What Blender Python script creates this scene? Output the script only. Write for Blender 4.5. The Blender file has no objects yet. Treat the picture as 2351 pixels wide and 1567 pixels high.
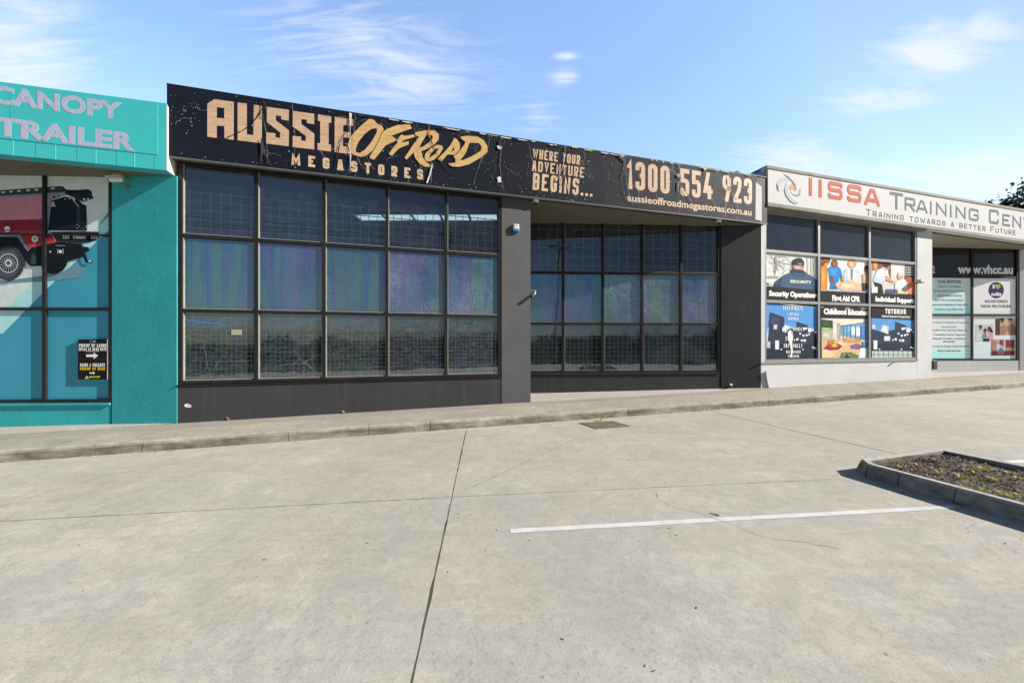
import bpy, math, random
from math import radians as R, sin, cos, pi
from mathutils import Vector, geometry
random.seed(7)
C = bpy.context.scene.collection
SC = bpy.context.scene
# ------------------------------------------------------------------ camera
CX, HZ, F = 1175.5, 785.0, 850.0          # photo centre column, horizon row, focal length in photo pixels
cd = bpy.data.cameras.new('camera'); cam = bpy.data.objects.new('camera', cd); C.objects.link(cam)
cd.sensor_width = 36; cd.lens = 36*F/2351; cd.shift_y = 1.5/2351; cd.clip_end = 3000; cd.clip_start = .05
cam.rotation_euler = (R(90), 0, 0); SC.camera = cam
# ------------------------------------------------------------------ light
SUN_EL, SUN_PSI = 28.0, 6.5
sd = bpy.data.lights.new('sun', 'SUN'); sun = bpy.data.objects.new('sun', sd); C.objects.link(sun)
sd.energy = 5.0; sd.angle = R(.5); sd.color = (1, .94, .86)
to_sun = Vector((cos(R(SUN_PSI))*cos(R(SUN_EL)), -sin(R(SUN_PSI))*cos(R(SUN_EL)), sin(R(SUN_EL))))
sun.rotation_euler = to_sun.to_track_quat('Z', 'Y').to_euler(); sun.location = to_sun*60
SC.view_settings.view_transform = 'Standard'; SC.view_settings.look = 'None'
SC.view_settings.gamma = 1; SC.view_settings.use_curve_mapping = False
SC.view_settings.exposure = .80
W = bpy.data.worlds.new('World'); SC.world = W; W.use_nodes = True
def world():
    nt = W.node_tree; N = nt.nodes; L = nt.links; N.clear()
    out = N.new('ShaderNodeOutputWorld'); bg = N.new('ShaderNodeBackground'); L.new(bg.outputs[0], out.inputs[0])
    sky = N.new('ShaderNodeTexSky'); sky.sky_type = 'NISHITA'; sky.sun_disc = False
    sky.sun_elevation = R(SUN_EL); sky.sun_rotation = math.atan2(to_sun.x, to_sun.y)
    sky.air_density = 1.0; sky.dust_density = .6; sky.ozone_density = 2.0
    bg.inputs[1].default_value = .10
    tc = N.new('ShaderNodeTexCoord')
    sx = N.new('ShaderNodeSeparateXYZ'); L.new(tc.outputs['Generated'], sx.inputs[0])
    def M(op, a, b=None, c=None, clamp=False):
        m = N.new('ShaderNodeMath'); m.operation = op; m.use_clamp = clamp
        for i, v in enumerate((a, b, c)):
            if v is None: continue
            if isinstance(v, (int, float)): m.inputs[i].default_value = v
            else: L.new(v, m.inputs[i])
        return m.outputs[0]
    zz = M('ADD', M('MAXIMUM', sx.outputs[2], 0), .12)
    cxy = N.new('ShaderNodeCombineXYZ'); L.new(M('DIVIDE', sx.outputs[0], zz), cxy.inputs[0]); L.new(M('DIVIDE', sx.outputs[1], zz), cxy.inputs[1])
    def noise(scale, rot, stretch, detail, loc=(0, 0, 0), dist=.4):
        mp = N.new('ShaderNodeMapping'); L.new(cxy.outputs[0], mp.inputs[0])
        mp.inputs['Rotation'].default_value = (0, 0, R(rot)); mp.inputs['Scale'].default_value = (scale/stretch, scale, 1); mp.inputs['Location'].default_value = loc
        n = N.new('ShaderNodeTexNoise'); n.inputs['Scale'].default_value = 1; n.inputs['Detail'].default_value = detail
        n.inputs['Roughness'].default_value = .62; n.inputs['Distortion'].default_value = dist; L.new(mp.outputs[0], n.inputs['Vector']); return n.outputs['Fac']
    big = noise(2.2, -35, 2.0, 10, (0, 0, 0), .8); fine = noise(12, -30, 6.0, 13, (3, 1, 0), 2.2)
    tex = M('ADD', M('MULTIPLY', big, .44), M('MULTIPLY', fine, .56))
    tot = None
    # banks of cirrus: direction (as seen from the car park), spread, strength
    for px, py, sx_, sy_, amt in ((40, 80, 150, 170, .72), (-150, 250, 240, 140, .6), (800, 100, 240, 150, .52), (960, 180, 130, 90, .42), (2140, 120, 110, 45, 1.15), (2260, 65, 90, 36, .9), (2030, 232, 110, 28, .95),
                                  (1830, 350, 110, 40, 1.0), (2200, 400, 260, 50, .8), (2500, 440, 260, 90, .7), (1240, 275, 50, 40, .6), (1300, 178, 30, 18, .85), (1297, 129, 26, 9, .85),
                                  (700, 30, 120, 50, .3), (500, 160, 90, 40, .1)):
        # gaussian on the direction vector's bearing and slope
        bx = M('DIVIDE', sx.outputs[0], M('MAXIMUM', sx.outputs[1], .02)); bz = M('DIVIDE', sx.outputs[2], M('MAXIMUM', sx.outputs[1], .02))
        ex = M('MULTIPLY', M('SUBTRACT', bx, (px-CX)/F), F/sx_); ez = M('MULTIPLY', M('SUBTRACT', bz, (HZ-py)/F), F/sy_)
        d2 = M('ADD', M('MULTIPLY', ex, ex), M('MULTIPLY', ez, ez))
        g = M('MULTIPLY', M('POWER', 2.718, M('MULTIPLY', d2, -.7)), amt)
        tot = g if tot is None else M('ADD', tot, g)
    front = M('GREATER_THAN', sx.outputs[1], .02)
    tot = M('MULTIPLY', tot, front)
    cov = M('MULTIPLY', M('SUBTRACT', M('ADD', tex, M('MULTIPLY', tot, .20)), .535), 4.6, clamp=True)
    cov = M('MULTIPLY', cov, M('MINIMUM', M('ADD', M('MULTIPLY', tot, 1.4), .0), 1), clamp=True)
    mx = N.new('ShaderNodeMix'); mx.data_type = 'RGBA'
    hs = N.new('ShaderNodeHueSaturation'); hs.inputs['Saturation'].default_value = .98; hs.inputs['Value'].default_value = 1.06
    L.new(sky.outputs[0], hs.inputs['Color'])
    val = M('ADD', .50, M('MULTIPLY', M('ADD', M('MULTIPLY', sx.outputs[1], 1.3), .15, clamp=True), 1.56)); val = M('SUBTRACT', val, M('MULTIPLY', M('MAXIMUM', sx.outputs[0], 0), .85)); val = M('ADD', val, M('MULTIPLY', M('MAXIMUM', sx.outputs[2], 0), .25)); val = M('MAXIMUM', M('MULTIPLY', val, M('SUBTRACT', 1, M('MULTIPLY', M('MAXIMUM', M('SUBTRACT', sx.outputs[2], .69), 0), 2.9))), .18); L.new(val, hs.inputs['Value'])
    tint = N.new('ShaderNodeMix'); tint.data_type = 'RGBA'; tint.blend_type = 'MULTIPLY'; tint.inputs[0].default_value = 1; L.new(hs.outputs[0], tint.inputs[6]); tint.inputs[7].default_value = (1.005, 1.0, 1.03, 1)
    L.new(M('MULTIPLY', cov, .8), mx.inputs[0]); L.new(tint.outputs[2], mx.inputs[6]); mx.inputs[7].default_value = (5.4, 5.65, 5.9, 1)
    L.new(mx.outputs[2], bg.inputs[0])
world()

# ------------------------------------------------------------------ materials
def lin(h):
    h = h.lstrip('#'); v = [int(h[i:i+2], 16)/255 for i in (0, 2, 4)]
    return tuple(x/12.92 if x <= .04045 else ((x+.055)/1.055)**2.4 for x in v)
_m = {}
class NT:
    def __init__(s, name):
        s.m = bpy.data.materials.new(name); s.m.use_nodes = True; s.nt = s.m.node_tree; s.N = s.nt.nodes; s.L = s.nt.links
        s.N.clear(); s.out = s.N.new('ShaderNodeOutputMaterial'); s.tc = s.N.new('ShaderNodeTexCoord')
    def set(s, sock, v):
        if isinstance(v, bpy.types.NodeSocket): s.L.new(v, sock)
        elif isinstance(v, tuple) and len(v) == 3 and sock.type == 'RGBA': sock.default_value = (*v, 1)
        else: sock.default_value = v
    def math(s, op, a, b=None, clamp=False):
        m = s.N.new('ShaderNodeMath'); m.operation = op; m.use_clamp = clamp; s.set(m.inputs[0], a)
        if b is not None: s.set(m.inputs[1], b)
        return m.outputs[0]
    def mix(s, f, a, b, typ='MIX'):
        m = s.N.new('ShaderNodeMix'); m.data_type = 'RGBA'; m.blend_type = typ
        s.set(m.inputs[0], f); s.set(m.inputs[6], a); s.set(m.inputs[7], b); return m.outputs[2]
    def vec(s, scale=(1, 1, 1), rot=(0, 0, 0), loc=(0, 0, 0)):
        mp = s.N.new('ShaderNodeMapping'); s.L.new(s.tc.outputs['Object'], mp.inputs[0])
        mp.inputs['Scale'].default_value = scale; mp.inputs['Rotation'].default_value = rot; mp.inputs['Location'].default_value = loc; return mp.outputs[0]
    def noise(s, scale, detail=4, rough=.55, v=None, dist=0):
        n = s.N.new('ShaderNodeTexNoise'); n.inputs['Scale'].default_value = scale; n.inputs['Detail'].default_value = detail
        n.inputs['Roughness'].default_value = rough; n.inputs['Distortion'].default_value = dist
        s.L.new(v if v is not None else s.tc.outputs['Object'], n.inputs['Vector']); return n.outputs['Fac']
    def vor(s, scale, v=None, feat='F1', rand=1):
        n = s.N.new('ShaderNodeTexVoronoi'); n.feature = feat; n.inputs['Scale'].default_value = scale; n.inputs['Randomness'].default_value = rand
        s.L.new(v if v is not None else s.tc.outputs['Object'], n.inputs['Vector']); return n
    def ramp(s, f, lo, hi):
        m = s.N.new('ShaderNodeMapRange'); m.clamp = True; s.set(m.inputs[0], f); m.inputs[1].default_value = lo; m.inputs[2].default_value = hi; return m.outputs[0]
    def cramp(s, f, stops):
        r = s.N.new('ShaderNodeValToRGB'); s.L.new(f, r.inputs[0]); e = r.color_ramp.elements
        while len(e) < len(stops): e.new(.5)
        for i, (p, c) in enumerate(stops): e[i].position = p; e[i].color = (*c, 1)
        return r.outputs[0]
    def bump(s, h, strength=.3, dist=.01):
        b = s.N.new('ShaderNodeBump'); b.inputs['Strength'].default_value = strength; b.inputs['Distance'].default_value = dist; s.L.new(h, b.inputs['Height']); return b.outputs[0]
    def pbr(s, col, rough=.6, metal=0, spec=.5, nor=None, link=True):
        p = s.N.new('ShaderNodeBsdfPrincipled'); s.set(p.inputs['Base Color'], col); s.set(p.inputs['Roughness'], rough); s.set(p.inputs['Metallic'], metal); s.set(p.inputs['Specular IOR Level'], spec)
        if nor is not None: s.L.new(nor, p.inputs['Normal'])
        if link: s.L.new(p.outputs[0], s.out.inputs[0])
        return p.outputs[0]
def paint(name, c, var=.12, scale=1.5, rough=.6, bump=.15, bscale=90, spec=.4, metal=0, streak=0, dirt=(.12, .11, .10)):
    """painted or raw surface: two scales of mottling, vertical dirt streaks, fine grain"""
    if name in _m: return _m[name]
    s = NT(name); a = s.noise(scale, 6, .6); b = s.noise(scale*14, 3, .6)
    f = s.math('ADD', s.math('MULTIPLY', a, .7), s.math('MULTIPLY', b, .3))
    lo = tuple(x*(1-var) for x in c); hi = tuple(min(x*(1+var), .95) for x in c)
    col = s.mix(s.ramp(f, .3, .7), lo, hi)
    if streak:
        bl = s.noise(.8, 9, .72, s.vec(loc=(9, 2, 5))); col = s.mix(s.math('MULTIPLY', s.ramp(bl, .52, .74), min(.5, streak*2)), col, tuple(min(.9, x*1.45+.004) for x in c)); bl2 = s.noise(2.6, 9, .75, s.vec(loc=(1, 7, 5))); col = s.mix(s.math('MULTIPLY', s.ramp(bl2, .56, .72), min(.5, streak*2)), col, tuple(x*.62 for x in c))
        st = s.noise(1, 5, .6, s.vec((7, 7, .5)))
        col = s.mix(s.math('MULTIPLY', s.ramp(st, .55, .78), streak), col, dirt)
    nor = s.bump(s.noise(bscale, 3, .6), bump, .004 if bump < .8 else .007) if bump else None
    s.pbr(col, rough, metal, spec, nor); _m[name] = s.m; return s.m
def ink(h, rough=.45, k=1.0, var=.05, sc=6):
    n = ('print_' if var < .1 else 'photo_print_')+h.strip('#')+('' if k == 1 else '_%d' % (k*100))
    return paint(n, tuple(min(x*k, .9) for x in lin(h)), var, sc, .6, 0, spec=.06)

def m_ground(name='car_park_concrete', base=(.51, .484, .422), dark=1.0, rough=1.0):
    s = NT(name); K = lambda k: tuple(min(.95, x*k) for x in base)
    wob = s.N.new('ShaderNodeTexNoise'); wob.inputs['Scale'].default_value = 1.7; s.L.new(s.tc.outputs['Object'], wob.inputs['Vector'])
    a = s.noise(.20, 8, .62); b = s.noise(1.1, 9, .72); col = s.mix(s.ramp(a, .30, .68), K(.77), K(1.12)); big = s.noise(.09, 5, .6, s.vec(loc=(5, 1, 0))); col = s.mix(s.math('MULTIPLY', s.ramp(big, .45, .65), .30*dark), col, K(.70))
    col = s.mix(s.math('MULTIPLY', s.ramp(b, .40, .72), .5*dark), col, K(.58))
    warm = s.noise(.62, 5, .6, s.vec(loc=(7, 3, 0))); col = s.mix(s.math('MULTIPLY', s.ramp(warm, .46, .7), .55), col, (base[0]*1.10, base[1]*.97, base[2]*.86))
    cool = s.noise(.8, 5, .6, s.vec(loc=(1, 13, 0))); col = s.mix(s.math('MULTIPLY', s.ramp(cool, .46, .68), .5), col, (base[0]*.82, base[1]*.86, base[2]*.90))
    mm = s.noise(4.2, 10, .78, s.vec(loc=(3, 6, 9)), .6); col = s.mix(s.math('MULTIPLY', s.ramp(mm, .47, .66), .55*dark), col, K(.64)); col = s.mix(s.math('MULTIPLY', s.ramp(mm, .46, .30), .5), col, K(1.25))
    m3 = s.noise(13, 8, .8, s.vec(loc=(8, 1, 3))); col = s.mix(s.math('MULTIPLY', s.ramp(m3, .50, .68), .45*dark), col, K(.62)); col = s.mix(s.math('MULTIPLY', s.ramp(m3, .44, .30), .4), col, K(1.22))
    # broom and tyre streaks running along the bays
    for rot, sc, amt, lo in ((15, (.55, 9, 1), .34, .50), (-4, (.35, 6, 1), .22, .54), (74, (.3, 5, 1), .15, .55)):
        st = s.noise(1, 8, .68, s.vec(sc, (0, 0, R(-rot)), (rot, 2, 0))); col = s.mix(s.math('MULTIPLY', s.ramp(st, lo, .76), amt*dark), col, K(.60))
    # worn aggregate: pitted dark grain that comes and goes in patches
    patch = s.ramp(s.noise(.30, 6, .66, s.vec(loc=(2, 9, 0))), .36, .60)
    g2 = s.noise(24, 6, .82); g = s.noise(75, 4, .8)
    pit = s.math('MULTIPLY', s.ramp(g2, .54, .70), s.math('ADD', s.math('MULTIPLY', patch, .75), .14)); col = s.mix(pit, col, K(.42))
    fleck = s.ramp(s.noise(9, 6, .8, s.vec(loc=(4, 4, 4))), .60, .74); col = s.mix(s.math('MULTIPLY', fleck, s.math('ADD', s.math('MULTIPLY', patch, .62), .06)), col, K(.48))
    col = s.mix(s.math('MULTIPLY', s.ramp(g, .52, .72), .7*rough), col, K(.52)); col = s.mix(s.math('MULTIPLY', s.ramp(g, .42, .26), .45*rough), col, K(1.38))
    # gum and oil spots
    for sc, lo, rr, am in ((2.3, .72, .06, .6), (6.5, .80, .09, .55)):
        v = s.vor(sc); sep = s.N.new('ShaderNodeSeparateColor'); s.L.new(v.outputs['Color'], sep.inputs[0])
        rad = s.math('MULTIPLY', s.ramp(sep.outputs[0], lo-.02, 1.0), rr); d = s.math('ADD', v.outputs['Distance'], s.math('MULTIPLY', s.math('SUBTRACT', g2, .5), .08))
        spot = s.math('MULTIPLY', s.ramp(s.math('SUBTRACT', rad, d), -.006, .016), s.math('GREATER_THAN', sep.outputs[0], lo)); col = s.mix(s.math('MULTIPLY', spot, am), col, K(.30))
    oil = s.ramp(s.noise(.55, 8, .7, s.vec(loc=(11, 4, 2))), .58, .76); col = s.mix(s.math('MULTIPLY', oil, .55*dark), col, K(.50))
    h = s.math('ADD', g, s.math('MULTIPLY', g2, .8)); s.pbr(col, .85, 0, .25, s.bump(h, .45, .005)); return s.m
def m_kerb(name, base, face=.5, st_sc=(1.3, 1.3, 4.5)):
    s = NT(name); a = s.noise(1.2, 7, .7); b = s.noise(9, 6, .7); g = s.noise(70, 4, .7)
    col = s.mix(s.ramp(a, .35, .65), tuple(x*.75 for x in base), tuple(x*1.1 for x in base))
    col = s.mix(s.math('MULTIPLY', s.ramp(b, .42, .66), .62), col, tuple(x*.46 for x in base))
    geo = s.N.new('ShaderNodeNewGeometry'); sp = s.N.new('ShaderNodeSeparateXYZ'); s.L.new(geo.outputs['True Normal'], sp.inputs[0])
    side = s.ramp(sp.outputs[2], .85, .3)      # upright faces: grime, and on the planter kerb its shade painted in
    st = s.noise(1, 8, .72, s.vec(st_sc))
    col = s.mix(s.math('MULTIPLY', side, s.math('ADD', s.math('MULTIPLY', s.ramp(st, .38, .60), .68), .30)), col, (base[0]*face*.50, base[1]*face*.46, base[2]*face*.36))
    col = s.mix(s.math('MULTIPLY', s.ramp(g, .55, .75), .4), col, tuple(x*.5 for x in base))
    s.pbr(col, .9, 0, .2, s.bump(s.math('ADD', g, b), .5, .006)); return s.m
def m_plate():
    s = NT('chequer_plate_print'); v = s.vor(34, rand=.35, feat='F1'); d = s.ramp(v.outputs['Distance'], .2, .5)
    w = s.N.new('ShaderNodeTexWave'); w.inputs['Scale'].default_value = 9; w.inputs['Distortion'].default_value = 3; s.L.new(s.vec((1, 1, 1), (0, R(45), R(16))), w.inputs['Vector'])
    col = s.mix(d, lin('b9b8cb'), lin('a0a2bc')); col = s.mix(s.math('MULTIPLY', w.outputs['Fac'], .4), col, lin('a9aac2'))
    s.pbr(col, .45); return s.m
def m_timber(name, c):
    """printed timber grain"""
    s = NT(name); st = s.noise(1, 7, .65, s.vec((2.2, 2.2, 26)), 1.2); b = s.noise(2.5, 4)
    col = s.mix(s.ramp(st, .35, .68), tuple(x*.7 for x in c), tuple(min(.92, x*1.12) for x in c)); col = s.mix(s.math('MULTIPLY', s.ramp(b, .45, .7), .35), col, (c[0]*1.05, c[1]*1.08, c[2]*1.15))
    s.pbr(col, .5, 0, .3); return s.m
def m_glass(name, film=0.0, tint=(.30, .40, .47), crumple=0.0, dust=.05, scratch=0.0, refl=1.0, diag=(0, R(0), 0)):
    s = NT(name)
    tr = s.N.new('ShaderNodeBsdfTransparent'); tr.inputs[0].default_value = (*tint, 1)
    gl = s.N.new('ShaderNodeBsdfGlossy'); gl.inputs['Roughness'].default_value = .015
    fr = s.N.new('ShaderNodeFresnel'); fr.inputs[0].default_value = 1.55
    wav = s.noise(1.3, 2, .5); nb = s.bump(wav, .05, .05); s.L.new(nb, gl.inputs['Normal'])
    band = s.noise(1, 2, .5, s.vec((1.7, 1.7, .16)), .6); row = s.noise(.9, 3, .5, s.vec(loc=(4, 1, 0)))
    col = s.cramp(band, [(.26, (.30, .20, .85)), (.36, (.05, .20, .78)), (.44, (.04, .50, .70)), (.50, (.16, .48, .36)), (.55, (.05, .28, .76)), (.62, (.36, .24, .88)), (.70, (.06, .52, .62)), (.78, (.20, .24, .82))])
    s.set(gl.inputs['Color'], s.mix(min(1, film*.8), (.85*refl, .93*refl, 1.0*refl), s.mix(.6, s.mix(.7, (1, 1, 1), col), (.55, .6, .8), 'ADD')) if film else (.85*refl, .93*refl, 1.0*refl))
    mx = s.N.new('ShaderNodeMixShader'); s.set(mx.inputs[0], s.math('ADD', s.math('MULTIPLY', fr.outputs[0], 2.2), .08, True)); s.L.new(tr.outputs[0], mx.inputs[1]); s.L.new(gl.outputs[0], mx.inputs[2])
    cur = mx.outputs[0]
    if film:
        d = s.N.new('ShaderNodeBsdfDiffuse'); s.set(d.inputs[0], s.mix(.08, col, (.30, .42, .50)))
        m2 = s.N.new('ShaderNodeMixShader'); s.set(m2.inputs[0], s.math('ADD', s.math('MULTIPLY', s.ramp(row, .3, .7), film*.24), film*.26)); s.L.new(cur, m2.inputs[1]); s.L.new(d.outputs[0], m2.inputs[2]); cur = m2.outputs[0]
    if crumple:
        v = s.noise(1, 7, .7, s.vec((11, 11, 3.0), loc=(3, 3, 3)), 1.6); rd = s.math('ABSOLUTE', s.math('SUBTRACT', v, .5)); vein = s.ramp(rd, .035, .0)
        pm = s.ramp(s.noise(.75, 4, .6, s.vec(loc=(8, 8, 1))), .38, .62)
        d = s.N.new('ShaderNodeBsdfDiffuse'); d.inputs[0].default_value = (.62, .70, .72, 1)
        m2 = s.N.new('ShaderNodeMixShader'); s.set(m2.inputs[0], s.math('MULTIPLY', s.math('ADD', s.math('MULTIPLY', vein, .45), .10), s.math('MULTIPLY', pm, crumple))); s.L.new(cur, m2.inputs[1]); s.L.new(d.outputs[0], m2.inputs[2]); cur = m2.outputs[0]
    if scratch:
        v = s.noise(1, 6, .7, s.vec((3.2, 3.2, 12), (0, R(14), 0)), 1.2); rd = s.math('ABSOLUTE', s.math('SUBTRACT', v, .5)); vein = s.ramp(rd, .016, .0)
        v2 = s.noise(1, 6, .7, s.vec((3, 3, 10), (0, R(-32), 0), (5, 2, 2)), 1.5); vein2 = s.ramp(s.math('ABSOLUTE', s.math('SUBTRACT', v2, .52)), .012, .0)
        d = s.N.new('ShaderNodeBsdfDiffuse'); d.inputs[0].default_value = (.62, .66, .60, 1)
        m2 = s.N.new('ShaderNodeMixShader'); s.set(m2.inputs[0], s.math('MULTIPLY', s.math('ADD', vein, vein2, True), scratch)); s.L.new(cur, m2.inputs[1]); s.L.new(d.outputs[0], m2.inputs[2]); cur = m2.outputs[0]
    d = s.N.new('ShaderNodeBsdfDiffuse'); d.inputs[0].default_value = (.5, .52, .5, 1)
    dn = s.noise(6, 6, .7); m2 = s.N.new('ShaderNodeMixShader'); s.set(m2.inputs[0], s.math('MULTIPLY', s.ramp(dn, .3, .75), dust*2)); s.L.new(cur, m2.inputs[1]); s.L.new(d.outputs[0], m2.inputs[2])
    s.L.new(m2.outputs[0], s.out.inputs[0]); return s.m
def m_sheet():
    s = NT('sky_reflection_sheet'); band = s.noise(1, 2, .5, s.vec((1.15, 1.15, .10)), .5); b2 = s.noise(1, 3, .6, s.vec((7, 7, .3)))  # added sheet; colour bands stand in for sky reflected in tinted film
    col = s.cramp(s.math('ADD', s.math('MULTIPLY', band, .82), s.math('MULTIPLY', b2, .18)), [(.30, (.36, .24, .95)), (.38, (.08, .24, .90)), (.45, (.06, .62, .85)), (.50, (.28, .66, .50)), (.55, (.06, .38, .92)), (.61, (.46, .32, .95)), (.68, (.08, .66, .78)), (.76, (.26, .30, .95))])
    geo = s.N.new('ShaderNodeNewGeometry'); sp = s.N.new('ShaderNodeSeparateXYZ'); s.L.new(geo.outputs['Position'], sp.inputs[0])
    pale = s.math('MULTIPLY', s.ramp(s.math('ADD', sp.outputs[2], s.math('MULTIPLY', s.noise(.8, 4), 1.2)), 2.3, .9), .45); col = s.mix(pale, col, (.62, .86, .90))  # paler low down, painted like reflected sky near the horizon
    cr = s.noise(1, 7, .7, s.vec((9, 9, 2.6)), 1.5); vein = s.ramp(s.math('ABSOLUTE', s.math('SUBTRACT', cr, .5)), .05, 0); pm = s.ramp(s.noise(.6, 3, .5, s.vec(loc=(2, 4, 1))), .42, .6); col = s.mix(s.math('MULTIPLY', s.math('MULTIPLY', vein, pm), .6), col, (.9, .92, .92))
    s.pbr(col, .4, 0, .4, s.bump(cr, .5, .02)); return s.m
def m_leaf(name, a, b):
    s = NT(name); r = s.noise(1.1, 4, .6); col = s.mix(s.ramp(r, .35, .65), a, b)
    p = s.pbr(col, .6, 0, .3, link=False); t = s.N.new('ShaderNodeBsdfTranslucent'); s.set(t.inputs[0], col)
    mx = s.N.new('ShaderNodeMixShader'); mx.inputs[0].default_value = .25; s.L.new(p, mx.inputs[1]); s.L.new(t.outputs[0], mx.inputs[2]); s.L.new(mx.outputs[0], s.out.inputs[0]); return s.m

M_SHEET = m_sheet(); M_CON = m_ground(); M_PATH = m_ground('footpath_concrete', (.42, .39, .33), 1.6, 1.2); M_SLAB = m_ground('pale_slab_concrete', (.50, .465, .41), .5)
M_KERB = m_kerb('kerb_concrete', (.43, .41, .35)); M_PKERB = m_kerb('planter_kerb_concrete', (.50, .485, .44), .30)  # low face value paints shade into the planter kerb's upright sides
M_JOINT = paint('joint_sealant', (.075, .068, .055), .3, 6, .9, .2); M_CRACK = paint('crack_dark', (.06, .055, .045), .3, 9, .95, 0)
M_LINE = paint('road_paint', (.60, .60, .59), .18, 7, .8, .3, 120)
M_PILL = paint('lit_dusty_charcoal_paint', (.082, .085, .088), .14, .9, .62, .3, 140, .35, streak=.2, dirt=(.15, .15, .15))  # dusty charcoal, also lightened because the pillar catches more light
M_CHAR = paint('charcoal_paint', (.043, .043, .046), .16, .8, .62, .3, 140, .22, streak=.3, dirt=(.11, .105, .10))
M_TEAL = paint('teal_render', (.042, .425, .455), .15, .8, .55, .85, 42, .2, streak=.2, dirt=(.03, .2, .2))
M_TEALF = paint('teal_sign_paint', (.045, .43, .45), .06, 1.2, .45, .05, 60, .4)
M_GREY = paint('pale_grey_render', (.56, .575, .575), .07, 1.0, .7, .4, 120, .3, streak=.12, dirt=(.3, .3, .28))
M_SOFF = paint('soffit_board', (.135, .125, .088), .1, .7, .8, .1, 60); M_SOFFW = paint('pale_soffit_board', (.26, .25, .19), .1, .7, .8, .1, 60)
M_FRAME = paint('dark_aluminium', (.014, .014, .014), .25, 3, .5, .08, 80, .3, streak=.08, dirt=(.12, .11, .10)); M_FRAMEG = paint('grey_aluminium', (.25, .255, .25), .15, 3, .45, .1, 80, .5, .2)
M_BEAD = paint('glazing_bead', (.30, .29, .26), .2, 6, .5, .05, 80)
M_NAVY = paint('faded_black_vinyl', (.0095, .012, .021), .22, 1.2, .6, .05, 90, .12, streak=.05, dirt=(.04, .045, .06))
M_TRIM = paint('weathered_trim', (.24, .235, .20), .28, 2.5, .75, .35, 60, .3, streak=.35, dirt=(.1, .09, .07)); M_WHITE = paint('white_sign_face', (.64, .645, .64), .03, 1.2, .6, .02, 40, .06, streak=.04)
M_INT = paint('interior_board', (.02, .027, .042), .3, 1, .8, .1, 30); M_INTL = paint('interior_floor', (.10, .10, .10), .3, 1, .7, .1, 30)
M_CEIL = paint('ceiling_sheet', (.13, .14, .15), .2, 2, .6, .1, 20); M_BEAM = paint('pale_beam', (.42, .43, .42), .15, 3, .6, .1, 30)
M_ROOF = paint('roof_sheet', (.35, .37, .40), .1, 1, .4, .1, 20, .5)
M_WIRE = paint('wire_mesh_steel', (.80, .68, .54), .2, 5, .55, 0); M_WIREL = paint('wire_mesh_galvanised', (.70, .75, .70), .2, 5, .55, 0)
M_PLATE = m_plate(); M_TIM = m_timber('timber_print_pale', lin('cbaa8c')); M_GOLD = m_timber('timber_print_gold', lin('d2ae74')); M_TAN = m_timber('timber_print_tan', lin('d6b896'))
M_CW = paint('crazed_white', (.62, .62, .62), .25, 9, .7, 0); M_CO = paint('torn_orange', (.52, .20, .05), .25, 9, .7, 0); M_CG = paint('crazed_grey', (.27, .275, .285), .35, 5, .7, 0); M_CY = paint('torn_yellow', (.7, .52, .06), .25, 9, .7, 0)
M_PW = paint('white_plastic', (.72, .72, .69), .05, 4, .35, .02, 60); M_PK = paint('black_plastic', (.02, .02, .022), .1, 4, .35, .02, 60); M_PG = paint('grey_metal', (.36, .38, .4), .1, 6, .35, .03, 60, metal=.6)
M_RUST = paint('rusty_bracket', (.32, .19, .09), .35, 18, .8, .2, 90); M_CREAM = paint('cream_plastic', (.55, .46, .26), .1, 6, .6, .02, 60); M_BLUE = paint('blue_plastic', lin('2f7fc0'), .05, 6, .35, 0)
M_IRON = paint('grate_iron', (.17, .15, .12), .35, 9, .8, .3, 60)
M_SOIL = m_kerb('garden_soil', (.14, .105, .075)); M_STONE = paint('gravel_stone', (.13, .10, .09), .55, 14, .9, .3, 60)
M_WEED = m_leaf('weed_green', (.36, .42, .06), (.60, .62, .16)); M_LEAF = m_leaf('tree_leaf', (.010, .024, .010), (.035, .06, .022)); M_BARK = paint('bark', (.09, .07, .05), .35, 6, .9, .6, 30)
M_DRY = paint('dry_leaf', (.14, .08, .04), .45, 9, .8, .1); M_YEL = paint('yellow_leaf', (.55, .42, .10), .3, 9, .7, .1)

# ------------------------------------------------------------------ frames of reference
class Plane:
    """an upright plane: u along it to the right, z up, off = distance towards the car park"""
    def __init__(s, x, y, deg):
        a = R(deg); s.P = Vector((x, y)); s.U = Vector((cos(a), sin(a))); s.N = Vector((sin(a), -cos(a)))
    def uz(s, px, py, off=0):
        k = (px-CX)/F; y = (off+s.P.dot(s.N))/(k*s.N.x+s.N.y); return ((Vector((k*y, y))-s.P).dot(s.U), (HZ-py)*y/F)
    def u(s, px, off=0): return s.uz(px, 0, off)[0]
    def z(s, px, py, off=0): return s.uz(px, py, off)[1]
    def w(s, u, z, off=0):
        p = s.P+s.U*u+s.N*off; return Vector((p.x, p.y, z))
def at_px(pl, px, off=0):
    w = pl.w(pl.u(px, off), 0, off); return w.x, w.y
FA = Plane((418-CX)*7.3/F, 7.3, 15.697)                       # main shop front line
x, y = at_px(FA, 406); TP = Plane(x, y, -1.0)                 # pier of the teal recess
TG = Plane(*at_px(TP, 257), 3.0)                              # glazing of the teal recess
x, y = at_px(FA, 1747); BP = Plane(x, y, -1.0)                # pier of the black recess
BG = Plane(*at_px(BP, 1656), 3.0)
x, y = at_px(FA, 2430); WP = Plane(x, y, -1.0)
WG = Plane(*at_px(WP, 2342), 3.0)
UX = Vector((FA.U.x, FA.U.y)); 
def foot_z(u, off=0):
    zk, zb = -1.572+.0103*u, -1.597+.0135*u
    if off >= 0: t = min(1, off/1.55); return zb+(zk-zb)*t
    return zb+.02*off
def gz(u): return -1.737+.0104*u
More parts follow.
